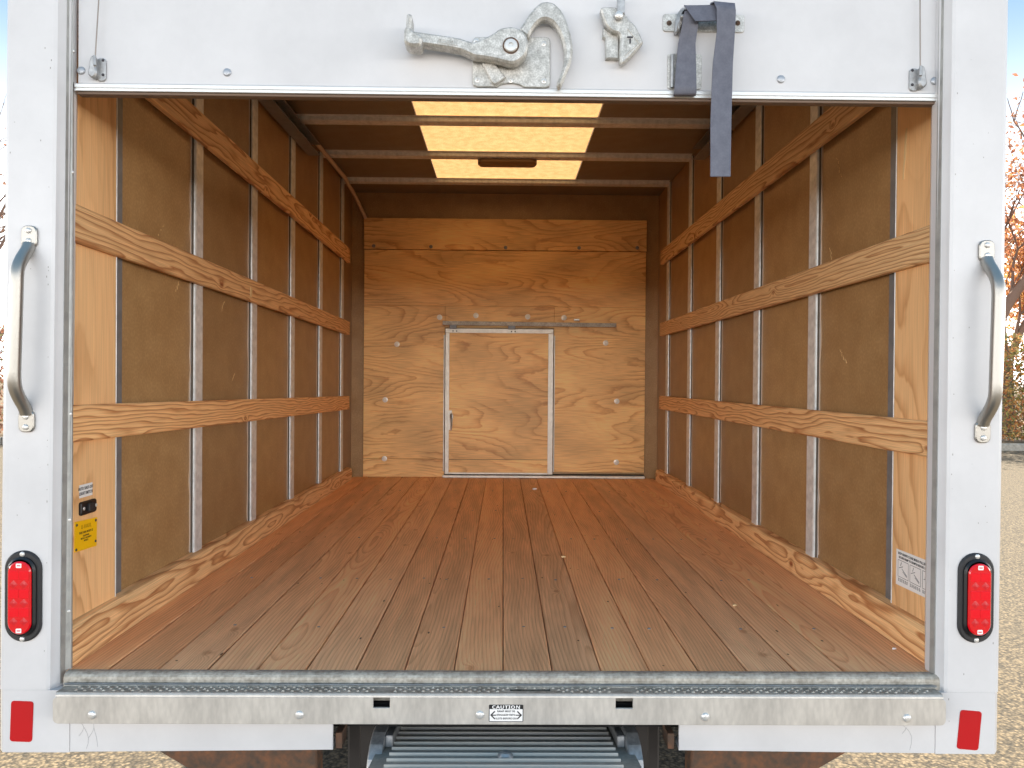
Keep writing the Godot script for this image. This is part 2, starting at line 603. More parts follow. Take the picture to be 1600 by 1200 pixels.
# ------------------------------------------------------------------ the scene
func _ready() -> void:
	rng.seed = 5
	var cam := Camera3D.new()
	cam.name = "camera"
	cam.position = Vector3(-0.0101, 0.6121, 1.5726)
	cam.rotation = Vector3(-0.0083, -0.0118, 0.0076)
	cam.fov = 53.85
	cam.near = 0.05
	cam.far = 600.0
	add_child(cam)
	cam.current = true

	var sun := DirectionalLight3D.new()
	sun.name = "sun"
	sun.light_energy = 1.6
	sun.light_color = Color(1.0, 0.95, 0.86)
	sun.light_angular_distance = 0.5
	sun.shadow_enabled = true
	sun.rotation_degrees = Vector3(-50.0, 176.0, 0.0)
	add_child(sun)

	var sky_mat := ProceduralSkyMaterial.new()
	sky_mat.sky_top_color = Color(0.26, 0.39, 0.49)
	sky_mat.sky_horizon_color = Color(1.78, 1.75, 1.71)
	sky_mat.sky_curve = 0.076
	sky_mat.sky_energy_multiplier = 1.0
	sky_mat.ground_horizon_color = Color(0.62, 0.57, 0.5)
	sky_mat.ground_bottom_color = Color(0.4, 0.36, 0.3)
	var sky := Sky.new()
	sky.sky_material = sky_mat
	var env := Environment.new()
	env.background_mode = Environment.BG_SKY
	env.sky = sky
	env.tonemap_mode = Environment.TONE_MAPPER_LINEAR
	env.tonemap_exposure = 3.7
	env.sdfgi_enabled = true
	env.ssao_enabled = true
	env.ssil_enabled = true
	var we := WorldEnvironment.new()
	we.name = "environment"
	we.environment = env
	add_child(we)

	make_materials()

	truck = node("box_truck", self, Vector3(0, GROUND, 0))
	truck.set_meta("label", "white box truck seen from behind, roll-up door half open on its empty plywood-lined cargo space")
	truck.set_meta("category", "truck")
	var inner := truck
	build_ground()
	build_shell()
	build_floor(inner)
	for s in [-1.0, 1.0]:
		build_side(s, inner)
	build_bulkhead(inner)
	build_access_door(inner)
	build_roof(inner)
	build_door(inner)
	build_latch(inner)
	for s in [-1.0, 1.0]:
		build_corner(s, inner)
	build_bumper(inner)
	build_labels(inner)
	build_underside(inner)
	lift(truck)
	build_ramp()
	build_strap()
	build_litter()
	build_backdrop()


# the truck's own origin stands on the ground; its parts were measured from the cargo floor
func lift(t: Node3D) -> void:
	for c in t.get_children():
		c.position.y -= GROUND


func build_ground() -> void:
	var s := Shape.new()
	s.quad(Vector3(-150, GROUND, -13.6), Vector3(150, GROUND, -13.6), Vector3(150, GROUND, 120), Vector3(-150, GROUND, 120), Vector3.UP)
	var g := part("ground", s, M.ground, self)
	g.set_meta("kind", "structure")
	tag(g, "tan exposed-aggregate pavement of small pebbles around the truck", "pavement")
	s = Shape.new()
	s.quad(Vector3(-150, GROUND + 0.1, -13.75), Vector3(150, GROUND + 0.1, -13.75), Vector3(150, GROUND + 0.1, -200), Vector3(-150, GROUND + 0.1, -200), Vector3.UP)
	g = part("verge_ground", s, M.soil, self)
	g.set_meta("kind", "structure")
	tag(g, "brown soil verge under the trees behind the kerb", "soil")
	var k := node("kerb", self, Vector3(0, GROUND, -13.68))
	k.set_meta("kind", "structure")
	tag(k, "grey concrete kerb along the edge of the pavement", "kerb")
	for i in 20:
		var x := -25.0 + i * 2.5
		part("kerb_stone", Shape.new().box(Vector3(x + 0.01, -0.2, -0.08), Vector3(x + 2.49, 0.14, 0.09), 0.02), M.concrete, k)


# white outside of the box: sides, roof, nose, floor frame
func build_shell() -> void:
	pass


func build_floor(t: Node3D) -> void:
	var f := node("floor", t)
	var w := 0.1026
	var x0 := -0.0057
	for k in range(-9, 9):
		var a := x0 + k * w
		var b := a + w
		a = maxf(a, -0.925)
		b = minf(b, 0.925)
		if b - a < 0.02:
			continue
		var strip := (k * 5 + 60) % 12
		var flip := 1.0 if (k + 20) % 2 == 0 else -1.0
		var ctr := x0 + (k + 0.5) * w
		var lift_by := rng.randf_range(-0.0009, 0.0006)
		var gap := rng.randf_range(0.0007, 0.0017)
		var s := Shape.new().use_uv(func(p: Vector3, _n: Vector3) -> Vector2:
			var u := clampf(-p.z / 3.07, 0.0, 1.0)
			var q := clampf((p.x - ctr) / w * flip, -0.48, 0.48) + 0.5
			return Vector2(u if flip > 0.0 else 1.0 - u, (strip + q) / 12.0))
		s.box(Vector3(a + gap, -0.03, -3.06), Vector3(b - gap, lift_by, -0.001), 0.0022)
		part("plank", s, M.floor, f)
	var sub := Shape.new().box(Vector3(-0.95, -0.06, -3.1), Vector3(0.95, -0.031, -0.02))
	part("subfloor", sub, M.void, f)
	# countersunk screw heads along two cross members
	var sc := Shape.new()
	for z in [-0.28, -0.72, -1.3, -1.9, -2.5]:
		for k in range(-8, 8):
			if rng.randf() < 0.35:
				continue
			var p := Vector3(x0 + (k + 0.5) * w + rng.randf_range(-0.02, 0.02), 0.0004, z + rng.randf_range(-0.01, 0.01))
			sc.lathe(PackedVector2Array([Vector2(0.0042, -0.001), Vector2(0.0038, 0.0003), Vector2(0, 0.0003)]), facing(p, Vector3.UP), 8)
	part("screw_head", sc, M.zinc_dull, f).set_meta("kind", "stuff")
	var dent := Shape.new()
	for i in 60:
		var p := Vector3(rng.randf_range(-0.86, 0.86), 0.0007, -0.03 - pow(rng.randf(), 1.5) * 2.8)
		var a := rng.randf_range(0.002, 0.009)
		var b := rng.randf_range(0.0012, 0.0028)
		for k in 7:
			var t0 := TAU * k / 7
			var t1 := TAU * (k + 1) / 7
			dent.flat(p, p + Vector3(cos(t0) * b, 0, sin(t0) * a), p + Vector3(cos(t1) * b, 0, sin(t1) * a), Vector3.UP)
	part("dent", dent, M.dent, f).set_meta("kind", "stuff")
	# pale drag marks worn along and across the planks
	var drag := Shape.new()
	for i in 46:
		var p := Vector3(rng.randf_range(-0.8, 0.8), 0.0009, -0.05 - pow(rng.randf(), 1.6) * 2.4)
		var d := Vector3(rng.randf_range(-0.25, 0.25), 0, -1).normalized() * rng.randf_range(0.03, 0.22)
		var hw := Vector3(rng.randf_range(0.0004, 0.0011), 0, 0)
		drag.quad(p - hw, p + hw, p + d + hw * 0.4, p + d - hw * 0.4, Vector3.UP)
	part("drag_mark", drag, M.tape, f).set_meta("kind", "stuff")
	# rounded galvanized sill at the rear edge
	var prof := [0.0, -0.03, 0.0, 0.001, 0.009, 0.001, 0.0135, -0.0005, 0.017, -0.003, 0.0192, -0.007, 0.020, -0.012, 0.020, -0.03]
	var l := PackedVector3Array()
	var r := PackedVector3Array()
	for i in range(0, prof.size(), 2):
		l.append(Vector3(-0.905, prof[i + 1], prof[i]))
		r.append(Vector3(0.905, prof[i + 1], prof[i]))
	part("sill", Shape.new().loft(l, r), M.zinc_dirty, f, "worn galvanized sill along the rear edge of the planks")


func wood(strip: int, y0: float, h: float, length := 2.9, shift := 0.0) -> Shape:
	return Shape.new().use_uv(func(p: Vector3, nn: Vector3) -> Vector2:
		var q := clampf((p.y - y0) / h, 0.02, 0.98)
		if absf(nn.y) > 0.8:
			q = clampf(q + (absf(p.x) - 0.918) * 8.0, 0.03, 0.97)
		return Vector2(fposmod(-p.z / length + shift, 1.0) if shift != 0.0 else clampf(-p.z / length, 0.0, 1.0), (strip + q) / 8.0))


func build_side(s: float, t: Node3D) -> void:
	var w := node("side_wall", t)
	# fibreglass panels between the posts
	var ends := [-0.232]
	for k in 5:
		ends.append(POST0 - STEP * k - 0.032)
	ends.append(-3.07)
	for k in ends.size() - 1:
		part("wall_panel", Shape.new().box(Vector3(s * 0.938, 0.0, ends[k + 1] + 0.001), Vector3(s * 0.944, ROOF, ends[k] - 0.001)), M.fibre_tints[(k * 3 + (1 if s > 0 else 0)) % 4], w)
	# plywood lining by the door, its own edge strip and the corner post, its dark reflection put into darker zinc
	var u0 := 0.05 if s < 0 else 0.55
	var sp := Shape.new().use_uv(func(p: Vector3, _n: Vector3) -> Vector2:
		return Vector2(clampf(1.0 - p.y / 1.75, 0.01, 0.99), u0 - p.z * 1.6))
	sp.box(Vector3(s * 0.926, 0.0, -0.226), Vector3(s * 0.938, ROOF, -0.014), 0.001)
	part("plywood_panel", sp, M.ply_side, w)
	part("edge_strip", Shape.new().box(Vector3(s * 0.925, 0.0, -0.2295), Vector3(s * 0.938, ROOF, -0.2268), 0.0008), M.zinc, w)
	part("corner_post", Shape.new().box(Vector3(s * 0.933, 0.0, -0.27), Vector3(s * 0.9375, ROOF, -0.230), 0.001), M.zinc_dull, w)
	# hat-section posts
	for k in 5:
		var z := POST0 - STEP * k
		var a := PackedVector3Array()
		var b := PackedVector3Array()
		for q in [[0.9375, 0.007], [0.9375, 0.0], [0.9285, -0.002], [0.9264, -0.006], [0.9264, -0.056], [0.9285, -0.060], [0.9375, -0.062], [0.9375, -0.069], [0.9395, -0.069], [0.9395, 0.007]]:
			a.append(Vector3(s * q[0], 0.0, z + q[1]))
			b.append(Vector3(s * q[0], ROOF - 0.004, z + q[1]))
		part("wall_post", Shape.new().loft(a, b), M.zinc, w)
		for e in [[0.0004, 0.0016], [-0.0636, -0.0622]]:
			part("shade_strip", Shape.new().box(Vector3(s * 0.9318, 0.001, z + e[0]), Vector3(s * 0.9376, ROOF - 0.005, z + e[1])), M.shade_strip, w)  # dark strips over the webs, shade lines put in as colour
		# squeezed-out sealant beside the post
		var bead := Shape.new()
		for side in [0.0105, -0.0725]:
			var pts := PackedVector3Array()
			for i in 40:
				pts.append(Vector3(s * 0.9377, 0.09 + i * 0.0415, z + side + rng.randf_range(-0.004, 0.004)))
			bead.tube(pts, 0.0022, -1.0, 5)
		part("sealant_bead", bead, M.conduit, w).set_meta("kind", "stuff")
	# three slats and the kick board
	var tops := [[1.405, 1.361], [0.972, 0.934], [0.548, 0.498]] if s < 0 else [[1.392, 1.366], [0.951, 0.941], [0.525, 0.513]]
	for k in 3:
		var y0: float = tops[k][0]
		var y1: float = tops[k][1]
		var mid := 0.079 if k else 0.085
		var st := 2 - k + (0 if s < 0 else 4)
		var sh := Shape.new().use_uv(func(p: Vector3, nn: Vector3) -> Vector2:
			var top := lerpf(y0, y1, clampf(-p.z / 2.86, 0.0, 1.0))
			var q := clampf((top - p.y) / mid, 0.02, 0.98)
			if absf(nn.y) > 0.8:
				q = clampf(q + (0.918 - absf(p.x)) * 8.0, 0.03, 0.97)
			return Vector2(clampf(-p.z / 2.9, 0.0, 1.0), (st + q) / 8.0))
		var ya := y0
		var bev := 0.004
		var ca := PackedVector3Array()
		var cb := PackedVector3Array()
		for e in [[-0.0135, ya, ca], [-2.868, y1, cb]]:
			var yy: float = e[1]
			for q in [[0.926, 0.0], [0.910 + bev, 0.0], [0.910, -bev], [0.910, -mid + bev], [0.910 + bev, -mid], [0.926, -mid]]:
				e[2].append(Vector3(s * q[0], yy + q[1], e[0]))
		sh.loft(ca, cb)
		part("slat", sh, M.slat, w)
	var kb := wood(3 if s < 0 else 7, 0.0, 0.09)
	var ka := PackedVector3Array()
	var kc := PackedVector3Array()
	var far_top := 0.072
	var near_top := 0.088 if s < 0 else 0.080
	for e in [[-0.0135, near_top, ka], [-2.93, far_top, kc]]:
		for q in [[0.937, 0.0], [0.905, 0.0], [0.905, e[1] - 0.016], [0.912, e[1] - 0.004], [0.937, e[1]]]:
			e[2].append(Vector3(s * q[0], q[1] + 0.001, e[0]))
	kb.loft(ka, kc)
	part("kick_board", kb, M.slat, w)
	# outer skin of the box
	part("outer_panel", Shape.new().box(Vector3(s * 0.946, -0.16, -3.12), Vector3(s * 1.0, ROOF + 0.06, -0.05), 0.004), M.white, w)
	var scuff := Shape.new()
	var marks := [[1.02, -0.50, 0.90, -0.38], [0.95, -0.56, 0.90, -0.53], [0.88, -0.60, 0.85, -0.58], [0.86, -0.95, 0.83, -0.93], [0.62, -1.05, 0.60, -1.03]] if s < 0 else [[1.0, -0.62, 0.94, -0.60], [0.70, -0.55, 0.66, -0.5], [1.25, -0.58, 1.18, -0.55]]
	for q in marks:
		for i in 9:
			var a := lerpf(q[0], q[2], i / 9.0 + rng.randf_range(0.0, 0.05))
			var zz := lerpf(q[1], q[3], i / 9.0) + rng.randf_range(-0.004, 0.004)
			scuff.box(Vector3(s * 0.9376, a, zz), Vector3(s * 0.9382, a - rng.randf_range(0.002, 0.008), zz + rng.randf_range(0.0008, 0.003)))
	part("scuff_mark", scuff, M.tape, w).set_meta("kind", "stuff")
	if s < 0:
		part("tape_scrap", Shape.new().box(Vector3(-0.9095, 0.893, -1.142), Vector3(-0.908, 0.926, -1.122)), M.tape, w, "small scrap of masking tape on the middle slat")
	else:
		var gs := Shape.new()
		var gl := PackedVector3Array()
		var gr := PackedVector3Array()
		for i in 12:
			var y := 1.2 - i * 0.0105
			var zc := -0.183 - i * 0.001 + rng.randf_range(-0.001, 0.001)
			var hw := 0.0035 * (0.35 + 0.65 * sin(PI * (i + 0.5) / 12.0)) + rng.randf_range(0, 0.001)
			gl.append(Vector3(0.9252, y, zc - hw))
			gr.append(Vector3(0.9252, y, zc + hw))
		gs.ribbon(gl, gr, 0.0014)
		part("glue_smear", gs, M.tape, w, "pale glue smear on the plywood lining near its top")


func ply_shape(u0: float, su: float, v0: float, sv: float) -> Shape:
	return Shape.new().use_uv(func(p: Vector3, _n: Vector3) -> Vector2:
		return Vector2(u0 + su * (p.x + 0.86) / 1.72, v0 + sv * (1.58 - p.y) / 1.6))


func build_bulkhead(t: Node3D) -> void:
	var w := node("bulkhead", t)
	part("wall_panel", Shape.new().box(Vector3(-0.944, -0.02, -3.078), Vector3(0.944, ROOF, -3.062)), M.fibre, w)
	part("outer_panel", Shape.new().box(Vector3(-1.0, -0.16, -3.16), Vector3(1.0, ROOF + 0.06, -3.125), 0.004), M.white, w)
	var z0 := -3.061
	var z1 := -3.042
	part("plywood_sheet", ply_shape(1.0, -1.0, 0.55, 1.0).box(Vector3(-0.862, 1.388, z0), Vector3(0.860, 1.577, z1 + 0.006), 0.0015), M.ply, w)
	part("plywood_sheet", ply_shape(0.0, 1.0, 0.0, 1.0).box(Vector3(-0.860, 1.047, z0), Vector3(0.858, 1.3845, z1), 0.0015), M.ply, w)
	part("plywood_sheet", ply_shape(0.0, 1.0, 0.02, 0.98).box(Vector3(-0.860, 0.1135, z0), Vector3(-0.3665, 1.0462, z1), 0.0015), M.ply, w)
	part("plywood_sheet", ply_shape(0.02, 0.98, 0.01, 0.96).box(Vector3(-0.860, 0.002, z0), Vector3(-0.3665, 0.1115, z1), 0.0015), M.ply, w)
	part("plywood_sheet", ply_shape(0.0, 1.0, 0.02, 0.98).box(Vector3(-0.3655, 0.915, z0), Vector3(0.2985, 1.0462, z1), 0.001), M.ply, w)
	part("plywood_sheet", ply_shape(0.0, 1.0, 0.02, 0.98).box(Vector3(0.2995, 0.036, z0), Vector3(0.858, 1.0462, z1), 0.0015), M.ply, w)
	for p in [[-0.4, 0.977], [-0.179, 0.99], [0.137, 0.985], [0.359, 0.981], [-0.658, 0.811], [0.615, 0.829], [-0.728, 0.472], [0.686, 0.473], [-0.73, 0.113], [0.686, 0.1]]:
		part("washer_bolt", Shape.new().lathe(washer_bolt(0.0165), facing(Vector3(p[0], p[1], z1), Vector3(0, 0, 1)), 14), M.washer, w)
	for p in [[-0.802, 1.406], [-0.455, 1.405], [-0.001, 1.404], [0.447, 1.406], [0.802, 1.41]]:
		part("screw", Shape.new().lathe(washer_bolt(0.011), facing(Vector3(p[0], p[1], z1 + 0.006), Vector3(0, 0, 1)), 12), M.zinc_dull, w)


func build_access_door(t: Node3D) -> void:
	var d := node("access_door", t)
	var zb := -3.04
	var zf := -3.022
	part("panel", ply_shape(0.95, -0.9, 0.0, 0.9).box(Vector3(-0.345, 0.114, zb), Vector3(0.268, 0.893, zf - 0.004)), M.ply, d)
	part("panel", ply_shape(0.9, -0.9, 0.05, 0.9).box(Vector3(-0.345, 0.03, zb), Vector3(0.268, 0.1115, zf - 0.004)), M.ply, d)
	part("seam_strip", Shape.new().box(Vector3(-0.345, 0.1115, zb), Vector3(0.268, 0.114, zf - 0.0055)), M.void, d)
	part("frame_rail", Shape.new().box(Vector3(-0.362, 0.882, zb), Vector3(0.294, 0.908, zf), 0.0015), M.zinc_face, d)
	part("frame_rail", Shape.new().box(Vector3(-0.336, 0.024, zb), Vector3(0.262, 0.034, zf + 0.001), 0.001), M.zinc_face, d)
	for x in [[-0.362, -0.337], [0.263, 0.294]]:
		part("frame_stile", Shape.new().box(Vector3(x[0], 0.024, zb), Vector3(x[1], 0.881, zf - 0.0006), 0.0015), M.zinc_face, d)
	for x in [[-0.3725, -0.3665], [0.299, 0.3045]]:
		part("jamb_strip", Shape.new().box(Vector3(x[0], 0.04, -3.046), Vector3(x[1], 0.87, -3.024), 0.001), M.zinc_face, d)
	# the rail it slides along, open below, with two hangers
	var a := PackedVector3Array()
	var b := PackedVector3Array()
	for q in [[-3.041, 0.953], [-3.003, 0.953], [-3.003, 0.929], [-3.008, 0.929], [-3.008, 0.948], [-3.041, 0.948]]:
		a.append(Vector3(-0.378, q[1] - 0.001, q[0]))
		b.append(Vector3(0.673, q[1] - 0.006, q[0]))
	part("slide_rail", Shape.new().loft(a, b), M.zinc_dirty, d)
	for x in [-0.315, 0.04]:
		part("hanger", Shape.new().box(Vector3(x - 0.022, 0.905, -3.021), Vector3(x + 0.022, 0.938, -3.012), 0.002), M.zinc_dull, d)
		for k in [-0.011, 0.011]:
			part("hanger_rivet", Shape.new().lathe(dome(0.0045, 0.003), facing(Vector3(x + k + 0.01, 0.893, zf), Vector3(0, 0, 1)), 8), M.seal, d)
	part("stop_bracket", Shape.new().box(Vector3(0.418, 0.962, -3.042), Vector3(0.452, 0.974, -3.03), 0.002), M.bolt, d)
	part("threshold", Shape.new().box(Vector3(-0.374, 0.002, -3.06), Vector3(0.858, 0.017, -3.018), 0.002), M.zinc_face, d)
	part("threshold_gap", Shape.new().box(Vector3(-0.366, 0.0172, -3.06), Vector3(0.858, 0.0235, -3.048)), M.void, d)
	# latch on the left stile
	part("latch_plate", Shape.new().prism(rounded(Vector2(-0.333, 0.352), Vector2(0.014, 0.06), 0.004), zf, zf + 0.003, 0.001), M.zinc_face, d)
	part("latch_lever", Shape.new().prism(smooth(pv2([-0.006, 0.05, 0.006, 0.05, 0.012, 0.03, 0.008, 0.0, 0.004, -0.05, -0.006, -0.05, -0.005, 0.0, -0.01, 0.03], 1.0, Vector2(-0.322, 0.345))), zf + 0.003, zf + 0.022, 0.004), M.washer, d)


func build_roof(t: Node3D) -> void:
	var r := node("roof", t)
	# fibreglass roof around the skylight opening
	var x0 := -0.392
	var x1 := 0.392
	var z0 := -2.79
	var z1 := -0.35
	for q in [[-0.944, x0, -3.12, 0.02], [x1, 0.944, -3.12, 0.02], [x0, x1, -3.12, z0], [x0, x1, z1, 0.02]]:
		part("roof_panel", Shape.new().box(Vector3(q[0] + 0.0005, ROOF, q[2] + 0.0005), Vector3(q[1] - 0.0005, ROOF + 0.012, q[3] - 0.0005)), M.fibre_roof, r)
		part("outer_panel", Shape.new().box(Vector3(q[0] - (0.056 if q[0] < -0.9 else 0.0), ROOF + 0.0125, q[2]), Vector3(q[1] + (0.056 if q[1] > 0.9 else 0.0), ROOF + 0.03, q[3])), M.white, r)
	var sheet := Shape.new()
	sheet.quad(Vector3(x0, ROOF + 0.009, z0), Vector3(x1, ROOF + 0.009, z0), Vector3(x1, ROOF + 0.009, z1), Vector3(x0, ROOF + 0.009, z1), Vector3.DOWN)
	part("skylight", sheet, M.skylight, r, "glowing yellow translucent skylight panel")
	for k in 5:
		var z := POST0 - STEP * k
		var a := PackedVector3Array()
		var b := PackedVector3Array()
		for q in [[0.022, 0.0], [0.0, -0.001], [-0.002, -0.016], [-0.006, -0.019], [-0.056, -0.019], [-0.060, -0.016], [-0.062, -0.001], [-0.084, 0.0]]:
			a.append(Vector3(-0.925, ROOF + q[1] - 0.001, z + q[0]))
			b.append(Vector3(0.925, ROOF + q[1] - 0.001, z + q[0]))
		part("roof_bow", Shape.new().loft(a, b), M.zinc, r)
	# dome light under the second bow
	part("dome_light", Shape.new().prism(rounded(Vector2(0.003, 2.285), Vector2(0.15, 0.045), 0.03), 0.0, 0.022, 0.008, Transform3D(Basis(Vector3(1, 0, 0), Vector3(0, 0, -1), Vector3(0, -1, 0)), Vector3(0, ROOF - 0.021, 0))), M.lamp, r)
	part("header_beam", Shape.new().box(Vector3(-1.0, 1.64, -0.055), Vector3(1.0, 1.798, 0.0285), 0.004), M.white, r)
	# wiring conduit along the left eave, bending down to the bulkhead
	var pts := PackedVector3Array()
	for z in [-0.2, -0.8, -1.42, -1.79, -2.17, -2.6]:
		pts.append(Vector3(-0.888 - 0.004 * sin(z * 3.0), 1.700, z))
	for q in [[-0.893, 1.697, -2.72], [-0.889, 1.685, -2.80], [-0.882, 1.662, -2.88], [-0.872, 1.630, -2.95], [-0.862, 1.600, -3.01], [-0.852, 1.57, -3.05]]:
		pts.append(Vector3(q[0], q[1], q[2]))
	part("conduit", Shape.new().tube(pts, 0.0105, -1.0, 10), M.conduit, r)


func build_door(t: Node3D) -> void:
	var d := node("roll_up_door", t)
	var zf := -0.01
	part("door_panel", Shape.new().box(Vector3(-0.896, 1.215, -0.03), Vector3(0.896, 1.66, zf), 0.0015), M.white, d)
	# aluminium foot rail with a groove, wooden underside, rubber seal
	var a := PackedVector3Array()
	var b := PackedVector3Array()
	for q in [[-0.032, 1.214], [-0.006, 1.214], [-0.005, 1.2125], [-0.005, 1.206], [-0.008, 1.205], [-0.008, 1.2035], [-0.005, 1.2025], [-0.005, 1.199], [-0.032, 1.199]]:
		a.append(Vector3(-0.9, q[1], q[0]))
		b.append(Vector3(0.9, q[1], q[0]))
	part("foot_rail", Shape.new().loft(a, b), M.alu_trim, d)
	part("door_seal", Shape.new().box(Vector3(-0.899, 1.1938, -0.032), Vector3(0.899, 1.1988, -0.011), 0.002), M.door_edge, d)
	for x in [-0.889, -0.588, 0.567, 0.891]:
		part("door_rivet", Shape.new().lathe(dome(0.0088, 0.004), facing(Vector3(x, 1.2415, zf), Vector3(0, 0, 1)), 14), M.door_rivet, d)
	# counterbalance cables and their brackets
	for s in [-1.0, 1.0]:
		var x: float = s * 0.852
		part("cable_bracket", Shape.new().prism(rounded(Vector2(x + 0.006 * -s, 1.243), Vector2(0.0095, 0.024), 0.008), zf, zf + 0.004, 0.001), M.alu, d)
		part("cable_bracket", Shape.new().prism(smooth(pv2([-0.004, 0.022, 0.004, 0.022, 0.008, 0.0, 0.009, -0.014, 0.0, -0.022, -0.008, -0.012, -0.006, 0.005], s, Vector2(x + s * 0.006, 1.243))), zf + 0.004, zf + 0.016, 0.003), M.alu, d)
		for y in [1.232, 1.262]:
			part("bracket_screw", Shape.new().lathe(dome(0.0032, 0.002), facing(Vector3(x - s * 0.010, y, zf + 0.004), Vector3(0, 0, 1)), 8), M.seal, d)
		part("cable_ferrule", Shape.new().tube(PackedVector3Array([Vector3(x, 1.246, zf + 0.017), Vector3(x + s * 0.001, 1.266, zf + 0.016)]), 0.0032), M.alu, d)
		part("lift_cable", Shape.new().tube(PackedVector3Array([Vector3(x + s * 0.001, 1.262, zf + 0.014), Vector3(x + s * (0.000 if s > 0 else -0.006), 1.4, zf + 0.012), Vector3(x, 1.64, zf + 0.01)]), 0.0013, -1.0, 6), M.wire, d)
	# the sections already rolled in under the roof, and the rails they run on
	for k in 3:
		part("door_section", Shape.new().box(Vector3(-0.88, 1.655, -0.10 - 0.36 * (k + 1)), Vector3(0.88, 1.675, -0.105 - 0.36 * k), 0.003), M.white, d)
	for s in [-1.0, 1.0]:
		var c := PackedVector3Array()
		var e := PackedVector3Array()
		for q in [[0.870, 1.618], [0.926, 1.618], [0.926, 1.672], [0.870, 1.672], [0.870, 1.668], [0.921, 1.668], [0.921, 1.622], [0.870, 1.622]]:
			c.append(Vector3(s * q[0], q[1], -0.06))
			e.append(Vector3(s * q[0], q[1] + 0.022, -1.97))
		part("overhead_rail", Shape.new().loft(c, e), M.zinc_dull, d)
	# brackets that the pull strap is tied to
	var sb := Vector2(0.3996, 1.3071)
	part("strap_bracket", Shape.new().prism(rounded(sb + Vector2(0.0037, 0.0485), Vector2(0.0855, 0.0185), 0.006), zf, zf + 0.003, 0.001), M.cast, d)
	part("strap_hoop", Shape.new().prism(smooth(pv2([-0.059, 0.0227, -0.0571, 0.0528, -0.0483, 0.0704, -0.0404, 0.0745, -0.0291, 0.069, -0.0193, 0.047, -0.0225, 0.0422, -0.0448, 0.0419, -0.051, 0.0244], 1.0, sb), 2), zf + 0.003, zf + 0.022, 0.007), M.alu, d)
	part("strap_hoop", Shape.new().prism(rounded(sb + Vector2(0.052, 0.0545), Vector2(0.011, 0.019), 0.008), zf + 0.003, zf + 0.022, 0.006), M.alu, d)
	part("strap_bar", Shape.new().tube(PackedVector3Array([Vector3(sb.x - 0.05, sb.y + 0.052, zf + 0.02), Vector3(sb.x + 0.055, sb.y + 0.053, zf + 0.02)]), 0.006), M.alu, d)
	for q in [[-0.069, 0.0472], [0.0745, 0.0491]]:
		part("bracket_screw", Shape.new().lathe(washer_bolt(0.0055), facing(Vector3(sb.x + q[0], sb.y + q[1], zf + 0.003), Vector3(0, 0, 1)), 10), M.rust, d)
	part("strap_bracket", Shape.new().prism(rounded(sb + Vector2(-0.0355, -0.0526), Vector2(0.0358, 0.037), 0.006), zf, zf + 0.003, 0.001), M.cast, d)
	part("strap_bar", Shape.new().tube(PackedVector3Array([Vector3(sb.x - 0.0625, sb.y - 0.088, zf + 0.007), Vector3(sb.x - 0.0625, sb.y - 0.02, zf + 0.007)]), 0.004), M.alu, d)


